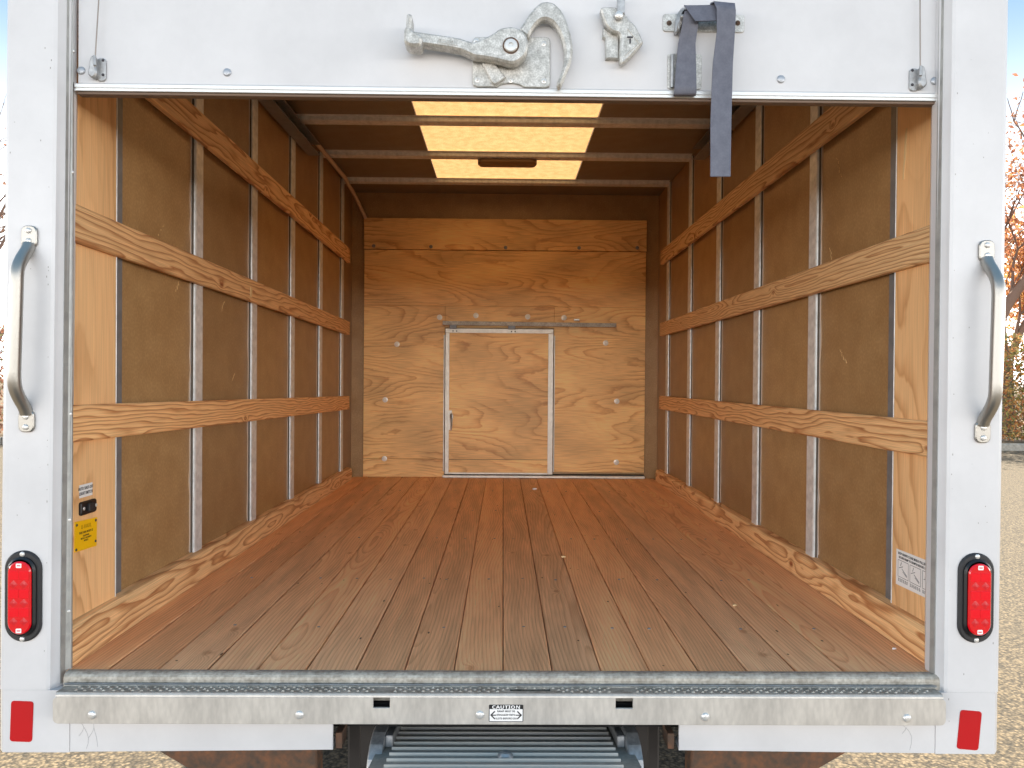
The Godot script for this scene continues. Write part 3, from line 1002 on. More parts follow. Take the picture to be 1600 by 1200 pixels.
func build_latch(t: Node3D) -> void:
	var l := node("door_latch", t)
	var c := Vector2(0.0005, 1.3033)
	var z := -0.01
	part("base_plate", Shape.new().prism(pv2([-0.0796, 0.0082, -0.073, 0.0162, 0.0728, 0.0181, 0.0796, 0.0155, 0.0822, 0.009, 0.0829, -0.077, 0.0805, -0.0845, 0.0737, -0.0872, 0.0285, -0.0869, 0.0192, -0.0817, 0.0006, -0.078, -0.018, -0.0809, -0.0285, -0.0868, -0.0683, -0.0873, -0.077, -0.084, -0.0795, -0.0763], 1.0, c), z, z + 0.006, 0.0015), M.cast, l)
	part("locking_cam", Shape.new().prism(pv2([-0.059, -0.0414, -0.0367, -0.0385, -0.0287, -0.0463, -0.0101, -0.0697, -0.0133, -0.0735, -0.0285, -0.0838, -0.0335, -0.0844, -0.039, -0.0805], 1.0, c), z + 0.006, z + 0.015, 0.002), M.cast, l)
	part("hook", Shape.new().prism(smooth(pv2([0.0166, 0.0218, 0.0231, 0.031, 0.036, 0.0507, 0.0516, 0.0699, 0.0672, 0.079, 0.0882, 0.0756, 0.1067, 0.0556, 0.12, 0.0219, 0.1269, -0.012, 0.1245, -0.0407, 0.1155, -0.0643, 0.1052, -0.0905, 0.0987, -0.0937, 0.0952, -0.0867, 0.1037, -0.0644, 0.11, -0.0357, 0.1077, -0.0096, 0.0991, 0.0164, 0.0859, 0.0357, 0.0701, 0.0426, 0.0571, 0.0372, 0.0454, 0.023, 0.0364, 0.0064, 0.0272, 0.0102], 1.0, c)), z + 0.012, z + 0.032, 0.005), M.cast, l)
	part("lever", Shape.new().prism(smooth(pv2([-0.2146, -0.0082, -0.2134, 0.01, -0.2056, 0.0114, -0.1537, 0.0048, -0.1017, -0.0028, -0.0782, -0.0103, -0.0601, -0.0036, -0.042, 0.0044, -0.0238, 0.0168, -0.0122, 0.0206, -0.0005, 0.0218, 0.0126, 0.0199, 0.0243, 0.0125, 0.0322, 0.0015, 0.0355, -0.0127, 0.0325, -0.0296, 0.0247, -0.0414, 0.0131, -0.0493, 0.0001, -0.0521, -0.0155, -0.0489, -0.0338, -0.0447, -0.0546, -0.0411, -0.0754, -0.0388, -0.1015, -0.0274, -0.1405, -0.0209, -0.1795, -0.0155], 1.0, c), 2), z + 0.016, z + 0.042, 0.004), M.cast, l)
	part("grip", Shape.new().prism(smooth(pv2([-0.2145, -0.0139, -0.2139, 0.0041, -0.2108, 0.0106, -0.2089, 0.035, -0.1999, 0.0351, -0.1988, 0.0262, -0.2005, 0.0081, -0.194, 0.0018, -0.1785, -0.0083, -0.1789, -0.0199, -0.1835, -0.0276, -0.2028, -0.0279, -0.2132, -0.0203], 1.0, c), 2), z + 0.02, z + 0.062, 0.005), M.cast, l)
	var piv := Vector3(c.x, c.y - 0.0171, z + 0.042)
	part("pivot_ring", Shape.new().lathe(PackedVector2Array([Vector2(0.0168, -0.002), Vector2(0.0168, 0.0015), Vector2(0.014, 0.0015), Vector2(0.0135, -0.001)]), facing(piv, Vector3(0, 0, 1)), 20), M.rust, l)
	part("pivot_bolt", Shape.new().lathe(PackedVector2Array([Vector2(0.0138, -0.004), Vector2(0.0138, 0.002), Vector2(0.012, 0.0042), Vector2(0.005, 0.0045), Vector2(0.004, 0.002), Vector2(0, 0.002)]), facing(piv, Vector3(0, 0, 1)), 20), M.bolt, l)
	for q in [[0.0688, 0.0035], [-0.0688, -0.0734], [0.0005, -0.0734], [0.0694, -0.0736], [-0.0715, 0.0075]]:
		part("rivet", Shape.new().lathe(washer_bolt(0.0052), facing(Vector3(c.x + q[0], c.y + q[1], z + 0.006), Vector3(0, 0, 1)), 10), M.bolt, l)
	writing("cast_letters", "TODCO", 0.0085, Transform3D(Basis(Vector3(0, 0, 1), PI - 0.145), Vector3(c.x - 0.128, c.y - 0.0115, z + 0.0425)), M.cast, l, true, 0.002)
	# keeper beside it
	var k := node("latch_keeper", t)
	var kc := Vector2(0.2288, 1.3314)
	part("keeper_block", Shape.new().prism(pv2([-0.0371, 0.0092, -0.0275, 0.0014, -0.005, -0.0031, -0.0036, -0.0562, -0.0311, -0.0559, -0.0321, -0.0152, -0.0379, -0.0108], 1.0, kc), z, z + 0.012, 0.002), M.cast, k)
	part("keeper_body", Shape.new().prism(smooth(pv2([-0.043, 0.032, -0.0419, 0.0424, -0.0184, 0.0433, -0.0104, 0.0403, 0.0055, 0.0295, 0.0168, 0.0154, 0.028, 0.0045, 0.0425, -0.0247, 0.0388, -0.0342, 0.0064, -0.07, -0.0025, -0.0692, -0.0043, -0.048, -0.0032, -0.0196, -0.0084, -0.0095, -0.0211, -0.0056, -0.034, 0.0084], 1.0, kc), 2), z + 0.008, z + 0.028, 0.003), M.cast, k)
	part("keeper_arm", Shape.new().prism(pv2([-0.0115, 0.0285, -0.0119, 0.0709, 0.0054, 0.0711, 0.0043, 0.0272], 1.0, kc), z + 0.028, z + 0.034, 0.001), M.alu, k)
	part("keeper_bolt", Shape.new().lathe(dome(0.0092, 0.006), facing(Vector3(kc.x - 0.0077, kc.y + 0.0226, z + 0.034), Vector3(0, 0, 1)), 14), M.bolt, k)
	var tri := pv2([0.0095, 0.001, 0.0345, -0.0294, 0.0075, -0.0555], 1.0, kc)
	for i in 3:
		var a := Vector3(tri[i].x, tri[i].y, z + 0.028)
		var b := Vector3(tri[(i + 1) % 3].x, tri[(i + 1) % 3].y, z + 0.028)
		part("cast_rim", Shape.new().tube(PackedVector3Array([a, b]), 0.0016, -1.0, 6), M.cast, k)
	part("cast_letter", Shape.new().box(Vector3(kc.x + 0.0105, kc.y - 0.0205, z + 0.027), Vector3(kc.x + 0.022, kc.y - 0.0175, z + 0.0296)), M.seal, k)
	part("cast_letter", Shape.new().box(Vector3(kc.x + 0.015, kc.y - 0.032, z + 0.027), Vector3(kc.x + 0.018, kc.y - 0.022, z + 0.0296)), M.seal, k)


func build_corner(s: float, t: Node3D) -> void:
	var p := node("corner_pillar", t)
	var left := s < 0
	# outer and inner edges lean a little, as measured
	var ot := 1.0205 if left else 1.028
	var ob := 1.0335 if left else 1.022
	var it := 0.912 if left else 0.906
	var ib := 0.926 if left else 0.9025
	var rings := []
	for e in [[1.8, ot - 0.003, it - 0.003], [-0.157, ob, ib]]:
		var q := PackedVector3Array()
		for k in [[e[1], -0.06], [e[1], 0.018], [e[1] - 0.004, 0.026], [e[1] - 0.012, 0.03], [e[2] + 0.008, 0.03], [e[2] + 0.002, 0.0275], [e[2] - 0.0012, 0.021], [e[2] - 0.0105, 0.004], [e[2] - 0.0105, -0.02], [e[2] + 0.01, -0.06]]:
			q.append(Vector3(s * k[0], e[0], k[1]))
		rings.append(q)
	# above the bumper the whole section, below it only the outer part
	part("post", Shape.new().loft(rings[0], PackedVector3Array(Array(rings[0]).map(func(v: Vector3) -> Vector3: return Vector3(v.x, -0.03, v.z) + Vector3(s * (ib - it + 0.003) * 0.98 if absf(v.x) < 0.95 else s * (ob - ot + 0.003) * 0.98, 0, 0)))), M.white, p)
	part("post_foot", Shape.new().loft(PackedVector3Array([Vector3(s * ob, -0.0302, -0.06), Vector3(s * ob, -0.0302, 0.018), Vector3(s * (ob - 0.012), -0.0302, 0.03), Vector3(s * 0.887, -0.0302, 0.03), Vector3(s * 0.887, -0.0302, -0.06)]),
		PackedVector3Array([Vector3(s * ob, -0.157, -0.06), Vector3(s * ob, -0.157, 0.018), Vector3(s * (ob - 0.012), -0.157, 0.03), Vector3(s * 0.887, -0.157, 0.03), Vector3(s * 0.887, -0.157, -0.06)])), M.white, p)
	# galvanized guide the door runs in
	var a := PackedVector3Array()
	var b := PackedVector3Array()
	for e in [[1.8, it - 0.012, a], [-0.024, ib - 0.012, b]]:
		for k in [[e[1] + 0.002, 0.012], [e[1] - 0.001, 0.0], [0.908, -0.0035], [0.905, -0.0045], [0.9038, -0.006], [0.9038, -0.010], [0.926, -0.0125], [0.926, -0.003]]:
			e[2].append(Vector3(s * k[0], e[0], k[1]))
	part("door_track", Shape.new().loft(a, b), M.track, p)
	for y in [1.28, 1.03, 0.53, 0.31, 0.12]:
		part("track_bolt", Shape.new().lathe(dome(0.0042, 0.003), facing(Vector3(s * lerpf(0.9035, 0.909, (1.3 - y) / 1.3 if left else 0.2), y, -0.0045), Vector3(-s * 0.5, 0, 1)), 8), M.bolt, p)
	# skirt below the bumper
	var sk := Shape.new()
	var xi := -0.3525 if left else 0.3567
	sk.prism(PackedVector2Array([Vector2(s * 0.8868, -0.072), Vector2(s * 0.8868, -0.157), Vector2(xi, -0.1515), Vector2(xi, -0.072)]), 0.024, 0.0292, 0.001)
	sk.quad(Vector3(xi, -0.1515, 0.026), Vector3(s * 0.8868, -0.157, 0.026), Vector3(s * 0.8868, -0.150, -0.012), Vector3(xi, -0.144, -0.012), Vector3.DOWN)
	part("skirt", sk, M.white, p)
	var cr := Shape.new()
	var lines := [[[-0.872, -0.088, -0.858, -0.106], [-0.858, -0.106, -0.868, -0.124], [-0.858, -0.106, -0.849, -0.128], [-0.849, -0.128, -0.853, -0.150], [-0.842, -0.086, -0.838, -0.108], [-0.838, -0.108, -0.849, -0.128], [-0.838, -0.108, -0.830, -0.146]], [[0.800, -0.088, 0.826, -0.103], [0.826, -0.103, 0.818, -0.116], [0.826, -0.103, 0.838, -0.122], [0.838, -0.122, 0.834, -0.150]]]
	for q in lines[0 if left else 1]:
		cr.tube(PackedVector3Array([Vector3(q[0], q[1], 0.0293), Vector3((q[0] + q[2]) / 2 + 0.0015, (q[1] + q[3]) / 2, 0.0293), Vector3(q[2], q[3], 0.0293)]), 0.0004, -1.0, 4)
	part("paint_crack", cr, M.crack, p).set_meta("kind", "stuff")
	var chip := Shape.new()
	for i in 26:
		var cx := s * rng.randf_range(0.935, 1.01)
		var cy := -0.15 + 1.5 * rng.randf()
		if i < 14:
			cx = s * (lerpf(ib, it, cy / 1.8) + 0.009 + rng.randf_range(0.0, 0.004))
		var hs := rng.randf_range(0.0004, 0.0012)
		chip.box(Vector3(cx - hs * 0.6, cy - hs, 0.0298), Vector3(cx + hs * 0.6, cy + hs * rng.randf_range(0.8, 3.0), 0.0303))
	part("paint_chip", chip, M.chip, p).set_meta("kind", "stuff")
	# grab handle
	var hx := -0.968 if left else 0.978
	var hxb := -0.9728 if left else 0.9745
	var yt := 0.889 if left else 0.8785
	var yb := 0.517 if left else 0.508
	var h := node("grab_handle", t)
	for e in [[hx, yt, 1.0], [hxb, yb, -1.0]]:
		var c := Vector2(e[0], e[1])
		var o: float = e[2]
		var fo := rounded(c, Vector2(0.016, 0.0225), 0.012, 5)
		part("handle_foot", Shape.new().prism(fo, 0.03, 0.0365, 0.002), M.chrome, h)
		for k in [-0.009, 0.012]:
			part("handle_bolt", Shape.new().lathe(dome(0.0062, 0.004), facing(Vector3(c.x, c.y + k * o, 0.0365), Vector3(0, 0, 1)), 10), M.bolt, h)
	var pts := PackedVector3Array()
	for q in [[0.0, -0.016, 0.034], [0.0, -0.024, 0.0375], [0.0, -0.033, 0.044], [0.0, -0.042, 0.052], [0.0, -0.052, 0.060], [0.0, -0.062, 0.0665], [0.0, -0.073, 0.0708], [0.0, -0.085, 0.0725], [0.0, -0.1, 0.073]]:
		pts.append(Vector3(hx, yt + q[1], q[2]))
	var lower := PackedVector3Array()
	for q in [[0.0, 0.1, 0.073], [0.0, 0.085, 0.0725], [0.0, 0.073, 0.0708], [0.0, 0.062, 0.0665], [0.0, 0.052, 0.060], [0.0, 0.042, 0.052], [0.0, 0.033, 0.044], [0.0, 0.024, 0.0375], [0.0, 0.016, 0.034]]:
		lower.append(Vector3(hxb, yb + q[1], q[2]))
	pts.append_array(lower)
	part("handle_bar", Shape.new().tube(pts, 0.0122, -1.0, 18), M.chrome, h)
	# tail light
	var tl := node("tail_light", t)
	var tc := Vector2(-0.979, 0.162) if left else Vector2(0.9655, 0.1665)
	part("grommet", Shape.new().prism(rounded(tc, Vector2(0.037, 0.0925), 0.0369, 10), 0.03, 0.036, 0.003), M.rubber, tl)
	part("housing", Shape.new().prism(rounded(tc, Vector2(0.029, 0.081), 0.0289, 10), 0.036, 0.043, 0.004), M.black, tl)
	for y in [-0.086, 0.086]:
		part("lamp_screw", Shape.new().lathe(dome(0.0052, 0.003), facing(Vector3(tc.x, tc.y + y, 0.036), Vector3(0, 0, 1)), 10), M.bolt, tl)
	var lens := rounded(tc, Vector2(0.0235, 0.0735), 0.0234, 10)
	part("lens", Shape.new().prism(lens, 0.043, 0.0475, 0.0025), M.red, tl)
	for i in 2:
		for j in 3:
			var x := tc.x + (i - 0.5) * 0.0205
			var y := tc.y + (j - 1) * 0.0375
			part("lens_cell", Shape.new().prism(PackedVector2Array([Vector2(x - 0.0098, y - 0.0005), Vector2(x + 0.0098, y - 0.0005), Vector2(x + 0.0098, y + 0.0178), Vector2(x - 0.0098, y + 0.0178)]), 0.047, 0.0481 + 0.0002 * ((i + j) % 2), 0.0006), M.red_bright, tl)
			part("lens_cell", Shape.new().lathe(PackedVector2Array([Vector2(0.0092, 0), Vector2(0, 0.0016)]), facing(Vector3(x, y - 0.0098, 0.0474), Vector3(0, 0, 1)), 4), M.red_cell, tl)
	for y in [-0.0655, 0.0655]:
		part("lens_mark", Shape.new().prism(rounded(tc + Vector2(0, y), Vector2(0.0055, 0.0045), 0.0015), 0.047, 0.0479), M.paper, tl)
		part("lens_mark", Shape.new().box(Vector3(tc.x - 0.0035, tc.y + y - 0.001, 0.0479), Vector3(tc.x + 0.0035, tc.y + y + 0.001, 0.0481)), M.red, tl)
	# red reflector, a little askew
	var rc := Vector2(-0.983, -0.0937) if left else Vector2(0.9566, -0.1075)
	var rt := Transform3D(Basis(Vector3(0, 0, 1), -0.035 if left else -0.085), Vector3(rc.x, rc.y, 0))
	part("reflector", Shape.new().prism(rounded(Vector2.ZERO, Vector2(0.0225, 0.0415 if left else 0.0405), 0.006), 0.03, 0.0312, 0.0003, rt), M.sticker_red, t)


func build_bumper(t: Node3D) -> void:
	var b := node("bumper", t)
	var zf := 0.065
	# face with two notches cut into its upper edge
	var yt := -0.0285
	var out := PackedVector2Array()
	for q in rounded(Vector2(-0.0065, (yt - 0.0825) / 2), Vector2(0.894, (-0.0825 - yt) / -2), 0.010, 4):
		out.append(q)
	var poly := PackedVector2Array()
	var notch := [[0.2552, 0.2204], [-0.2315, -0.2648]]
	# walk the rounded outline; the top edge runs from right to left between the 2nd and 3rd corner
	for i in out.size():
		poly.append(out[i])
		if i == 9:
			for nn in notch:
				poly.append(Vector2(nn[0], yt))
				poly.append(Vector2(nn[0], -0.0495))
				poly.append(Vector2(nn[1], -0.0495))
				poly.append(Vector2(nn[1], yt))
	part("face_plate", Shape.new().prism(poly, zf - 0.005, zf, 0.0008), M.bumper, b, "galvanized bumper face")
	# step plate on top with a slot; the plate is cut in four round it
	var yp := -0.0215
	for q in [[-0.897, 0.0087, 0.031, 0.0595], [0.0903, 0.884, 0.031, 0.0595], [0.0088, 0.0902, 0.031, 0.0345], [0.0088, 0.0902, 0.049, 0.0595]]:
		part("step_plate", Shape.new().box(Vector3(q[0], yp - 0.004, q[2]), Vector3(q[1], yp, q[3]), 0.0003), M.zinc_dirty, b)
	var nose_a := PackedVector3Array()
	var nose_b := PackedVector3Array()
	for q in [[0.0597, yp], [0.0622, yp - 0.001], [0.0643, yp - 0.0035], [0.065, yp - 0.0068], [0.0597, yp - 0.0068]]:
		nose_a.append(Vector3(-0.895, q[1], q[0]))
		nose_b.append(Vector3(0.882, q[1], q[0]))
	part("step_nose", Shape.new().loft(nose_a, nose_b), M.bumper, b)
	# punched anti-slip dimples
	var dm := Shape.new()
	for k in 92:
		var x := -0.862 + k * 0.0188
		for j in 3:
			var px := x + (0.0094 if j == 1 else 0.0) + rng.randf_range(-0.001, 0.001)
			if px > -0.005 and px < 0.1 and j > 0:
				continue
			if absf(px - 0.2378) < 0.02 or absf(px + 0.248) < 0.02:
				continue
			var c := Vector3(px, yp - 0.0001, 0.0355 + j * 0.0082)
			var rr := 0.0050
			var h := 0.0030
			var pk := c + Vector3(0.0008, h, 0.0012)
			for m in 8:
				var a0 := TAU * m / 8
				var a1 := TAU * (m + 1) / 8
				dm.flat(c + Vector3(cos(a0) * rr, 0, sin(a0) * rr * 0.55), c + Vector3(cos(a1) * rr, 0, sin(a1) * rr * 0.55), pk, Vector3.UP)
	part("grip_dimple", dm, M.zinc_dirty, b).set_meta("kind", "stuff")
	# grimy channel between sill and step
	part("channel_strip", Shape.new().box(Vector3(-0.9, -0.05, 0.012), Vector3(0.89, -0.0195, 0.0305), 0.001), M.zinc_dirty, b)
	part("channel_lip", Shape.new().box(Vector3(-0.9, -0.0194, 0.0252), Vector3(0.89, -0.017, 0.0278), 0.0008), M.zinc_dull, b)
	part("inner_box", Shape.new().box(Vector3(-0.89, -0.08, 0.0), Vector3(0.88, -0.052, 0.035)), M.void, b)
	for q in [[-0.8222, -0.0646], [-0.4112, -0.0636], [-0.0513, -0.0628], [0.4009, -0.0656], [0.8082, -0.0673]]:
		part("carriage_bolt", Shape.new().lathe(dome(0.0088, 0.0052), facing(Vector3(q[0], q[1], zf), Vector3(0, 0, 1)), 16), M.bolt, b)


func build_labels(t: Node3D) -> void:
	# CAUTION plate on the bumper
	var c := node("caution_label", t)
	c.set_meta("label", "black and white caution label with two arrows on the bumper")
	var ctr := Vector3(0.0009, -0.0593, 0.0652)
	var hw := 0.0344
	var hh := 0.0172
	part("backing", Shape.new().prism(rounded(Vector2(ctr.x, ctr.y), Vector2(hw, hh), 0.002), ctr.z, ctr.z + 0.0004), M.ink, c)
	part("white_field", Shape.new().box(Vector3(ctr.x - hw + 0.0014, ctr.y - hh + 0.0014, ctr.z + 0.0004), Vector3(ctr.x + hw - 0.0014, ctr.y + hh - 0.0088, ctr.z + 0.0007)), M.paper, c)
	var zz := ctr.z + 0.0009
	writing("lettering", "CAUTION", 0.0064, Transform3D(Basis(), Vector3(ctr.x, ctr.y + hh - 0.0046, ctr.z + 0.0008)), M.paper, c, true, 0.0004, 1.42)
	writing("lettering", "RAMP MUST BE", 0.0036, Transform3D(Basis(), Vector3(ctr.x, ctr.y + 0.0042, zz)), M.ink, c, true, 0.0003)
	writing("lettering", "ENGAGED INTO", 0.0036, Transform3D(Basis(), Vector3(ctr.x, ctr.y - 0.0030, zz)), M.ink, c, true, 0.0003)
	writing("lettering", "SLOTS BEFORE USE", 0.0036, Transform3D(Basis(), Vector3(ctr.x, ctr.y - 0.0102, zz)), M.ink, c, true, 0.0003, 0.95)
	for s in [-1.0, 1.0]:
		var tip := Vector2(ctr.x + s * 0.0318, ctr.y - 0.0035)
		part("arrow", Shape.new().prism(pv2([0.0, 0.0, -0.0085, 0.0085, -0.0102, 0.0070, -0.0042, 0.0009, -0.0125, 0.0009, -0.0125, -0.0009, -0.0042, -0.0009, -0.0102, -0.0070, -0.0085, -0.0085], s, tip), zz - 0.0002, zz + 0.0002), M.ink, c)
	# left lining: switch label, light switch, yellow notice
	var face := Basis(Vector3(0, 0, -1), Vector3(0, 1, 0), Vector3(1, 0, 0))
	var x := -0.9258
	var sl := node("switch_label", t)
	sl.set_meta("label", "white label with two lines of print above the black switch")
	part("paper", Shape.new().box(Vector3(x, 0.3435, -0.125), Vector3(x + 0.0004, 0.3718, -0.0727)), M.paper, sl)
	writing("lettering", "AUTO SHUT-OFF", 0.0066, Transform3D(face, Vector3(x + 0.0006, 0.3632, -0.0985)), M.ink, sl, true, 0.0003, 0.84)
	writing("lettering", "LIGHT SWITCH", 0.0066, Transform3D(face, Vector3(x + 0.0006, 0.3525, -0.0985)), M.ink, sl, true, 0.0003, 0.84)
	var sw := node("light_switch", t)
	sw.set_meta("label", "black push switch plate on the plywood lining")
	var side := Transform3D(face, Vector3(x, 0, 0))
	part("switch_plate", Shape.new().prism(rounded(Vector2(0.1025, 0.320), Vector2(0.0315, 0.0148), 0.006), 0.0, 0.006, 0.002, side), M.black, sw)
	part("push_button", Shape.new().prism(rounded(Vector2(0.106, 0.320), Vector2(0.011, 0.0085), 0.002), 0.006, 0.011, 0.0015, side), M.rubber, sw)
	for z in [-0.081, -0.130]:
		part("switch_screw", Shape.new().lathe(dome(0.004, 0.002), facing(Vector3(x + 0.006, 0.320, z), Vector3(1, 0, 0)), 8), M.bolt, sw)
	var yl := node("yellow_notice", t)
	yl.set_meta("label", "yellow notice with brown print and four screws")
	part("plate", Shape.new().prism(PackedVector2Array([Vector2(0.0536, 0.2304), Vector2(0.1418, 0.2256), Vector2(0.144, 0.2901), Vector2(0.0547, 0.2956)]), 0.0, 0.0012, 0.0003, side), M.yellow, yl)
	var lt := face.rotated(Vector3(1, 0, 0), -0.03)
	writing("heading", "U-HAUL", 0.0085, Transform3D(lt, Vector3(x + 0.0014, 0.2792, -0.0985)), M.brown_ink, yl, false, 0.0003)
	var lines := [["THIS VAN BODY IS", 0.0046, 0.2668], ["EQUIPPED", 0.0036, 0.2592], ["WITH A SECURITY", 0.0036, 0.2538], ["DEVICE", 0.0036, 0.2484]]
	for q in lines:
		writing("lettering", q[0], q[1], Transform3D(lt, Vector3(x + 0.0014, q[2], -0.098)), M.ink, yl, true, 0.0003)
	for q in [[0.0615, 0.2875], [0.1375, 0.2845], [0.1362, 0.2378], [0.0592, 0.2352]]:
		part("notice_screw", Shape.new().lathe(dome(0.0032, 0.002), facing(Vector3(x + 0.0012, q[1], -q[0]), Vector3(1, 0, 0)), 8), M.seal, yl)
	# right lining: loading instructions with three small drawings
	var li := node("instruction_label", t)
	li.set_meta("label", "white instruction label with three line drawings on the plywood lining")
	var fr := Basis(Vector3(0, 0, 1), Vector3(0, 1, 0), Vector3(-1, 0, 0))
	var rx := 0.9258
	var sd := Transform3D(fr, Vector3(rx, 0, 0))
	part("paper", Shape.new().prism(PackedVector2Array([Vector2(-0.207, 0.1302), Vector2(-0.040, 0.1345), Vector2(-0.040, 0.2175), Vector2(-0.206, 0.2142)]), 0.0, 0.0004, 0.0, sd), M.paper, li)
	writing("lettering", "KEEP HANDS CLEAR WHILE PULLING RAMP", 0.0055, Transform3D(fr, Vector3(rx - 0.0006, 0.2065, -0.126)), M.ink, li, true, 0.0003, 0.92)
	writing("lettering", "SECURE RAMP TO BUMPER BEFORE LOADING", 0.0050, Transform3D(fr, Vector3(rx - 0.0006, 0.1975, -0.126)), M.ink, li, true, 0.0003, 0.92)
	for k in 3:
		var a := -0.198 + k * 0.052
		var frame := Shape.new()
		for e in [[a, 0.151, a + 0.046, 0.152], [a, 0.190, a + 0.046, 0.191], [a, 0.1525, a + 0.001, 0.1895], [a + 0.045, 0.1525, a + 0.046, 0.1895]]:
			frame.box(Vector3(rx - 0.0007, e[1], e[0]), Vector3(rx - 0.0004, e[3], e[2]))
		for e in [[0.006, 0.172, 0.022, 0.178], [0.012, 0.178, 0.016, 0.187], [0.018, 0.172, 0.040, 0.160], [0.022, 0.166, 0.040, 0.157]]:
			frame.tube(PackedVector3Array([Vector3(rx - 0.0006, e[1], a + e[0]), Vector3(rx - 0.0006, e[3], a + e[2])]), 0.0007, -1.0, 4)
		part("drawing", frame, M.ink_grey, li).set_meta("kind", "stuff")
		var cap := Shape.new()
		for j in 3:
			for m in 6:
				cap.box(Vector3(rx - 0.0007, 0.1462 - j * 0.0026, a + 0.001 + m * 0.0075), Vector3(rx - 0.0004, 0.1476 - j * 0.0026, a + 0.0068 + m * 0.0075 - rng.randf() * 0.002))
		part("small_print", cap, M.ink_grey, li).set_meta("kind", "stuff")


func build_underside(t: Node3D) -> void:
	var u := node("chassis", t)
	part("floor_frame", Shape.new().box(Vector3(-0.945, -0.13, -3.1), Vector3(0.945, -0.062, -0.03)), M.void, u)
	for s in [-1.0, 1.0]:
		part("frame_rail", Shape.new().box(Vector3(s * 0.30, -0.36, -3.1), Vector3(s * 0.36, -0.131, -0.3), 0.004), M.chassis, u)
		var a := PackedVector2Array([Vector2(s * 0.453, -0.131), Vector2(s * 0.845, -0.131), Vector2(s * 0.845, -0.288), Vector2(s * 0.70, -0.373), Vector2(s * 0.60, -0.43), Vector2(s * 0.453, -0.43)])
		part("bumper_horn", Shape.new().prism(a, -0.31, -0.25, 0.004), M.rust, u, "rusty steel plate under the skirt")
		part("hanger_bracket", Shape.new().box(Vector3(s * 0.335, -0.152, -0.03), Vector3(s * 0.349, -0.12, 0.022), 0.001), M.rust, u)
		# dual rear wheel
		for k in 2:
			var cx: float = s * (0.62 + k * 0.24)
			var wt := facing(Vector3(cx - s * 0.1, -0.42, -1.75), Vector3(s, 0, 0))
			part("tyre", Shape.new().lathe(PackedVector2Array([Vector2(0.2, 0.0), Vector2(0.33, 0.0), Vector2(0.365, 0.03), Vector2(0.37, 0.1), Vector2(0.365, 0.17), Vector2(0.33, 0.2), Vector2(0.2, 0.2)]), wt, 32), M.rubber, u)
			part("wheel_rim", Shape.new().lathe(PackedVector2Array([Vector2(0.2, 0.0), Vector2(0.2, 0.14), Vector2(0.1, 0.12), Vector2(0.09, 0.17), Vector2(0, 0.17)]), wt, 24), M.zinc_dull, u)
	part("axle", Shape.new().tube(PackedVector3Array([Vector3(-0.8, -0.42, -1.75), Vector3(0.8, -0.42, -1.75)]), 0.06), M.chassis, u)
	part("cross_member", Shape.new().box(Vector3(-0.44, -0.66, -0.62), Vector3(0.44, -0.131, -0.55), 0.006), M.chassis, u)
	part("darkening_box", Shape.new().box(Vector3(-0.28, -0.45, -1.4), Vector3(0.28, -0.14, -0.7), 0.04), M.void, u)  # added black box, only there to darken the space below the floor


func build_ramp() -> void:
	# slide-out ramp stowed below the bumper, its end tilted up
	var r := node("loading_ramp", self, Vector3(0.0, -0.158, -0.07))
	tag(r, "ribbed aluminium loading ramp stowed under the middle of the bumper", "ramp")
	r.rotation.x = -0.16
	r.position.y = -0.162
	part("deck", Shape.new().box(Vector3(-0.262, -0.012, -1.2), Vector3(0.262, -0.004, 0.32), 0.001), M.ramp, r)
	for k in 34:
		var z := 0.31 - k * 0.0345
		part("deck_rib", Shape.new().box(Vector3(-0.232, -0.0042, z - 0.001), Vector3(0.226, 0.0016, z + 0.001), 0.0005), M.ramp_rib, r)
	for s in [-1.0, 1.0]:
		# rails: tall side plates with a rounded front end
		var side := Transform3D(Basis(Vector3(0, 0, 1), Vector3(0, 1, 0), Vector3(-1, 0, 0)), Vector3(s * 0.262, 0, 0))
		part("side_rail", Shape.new().prism(pv2([-1.2, -0.07, -1.2, 0.028, 0.03, 0.028, 0.08, 0.024, 0.115, 0.010, 0.138, -0.012, 0.146, -0.04, 0.146, -0.1, 0.10, -0.1, 0.06, -0.07]), -0.014, 0.014, 0.003, side), M.alu, r)
		part("rail_flange", Shape.new().box(Vector3(s * 0.232, -0.0038, -1.2), Vector3(s * 0.248, 0.02, 0.09), 0.002), M.alu, r)
	part("latch_knob", Shape.new().lathe(dome(0.016, 0.012), facing(Vector3(0.0, -0.004, 0.145), Vector3(0, 1, 0)), 14), M.alu, r)


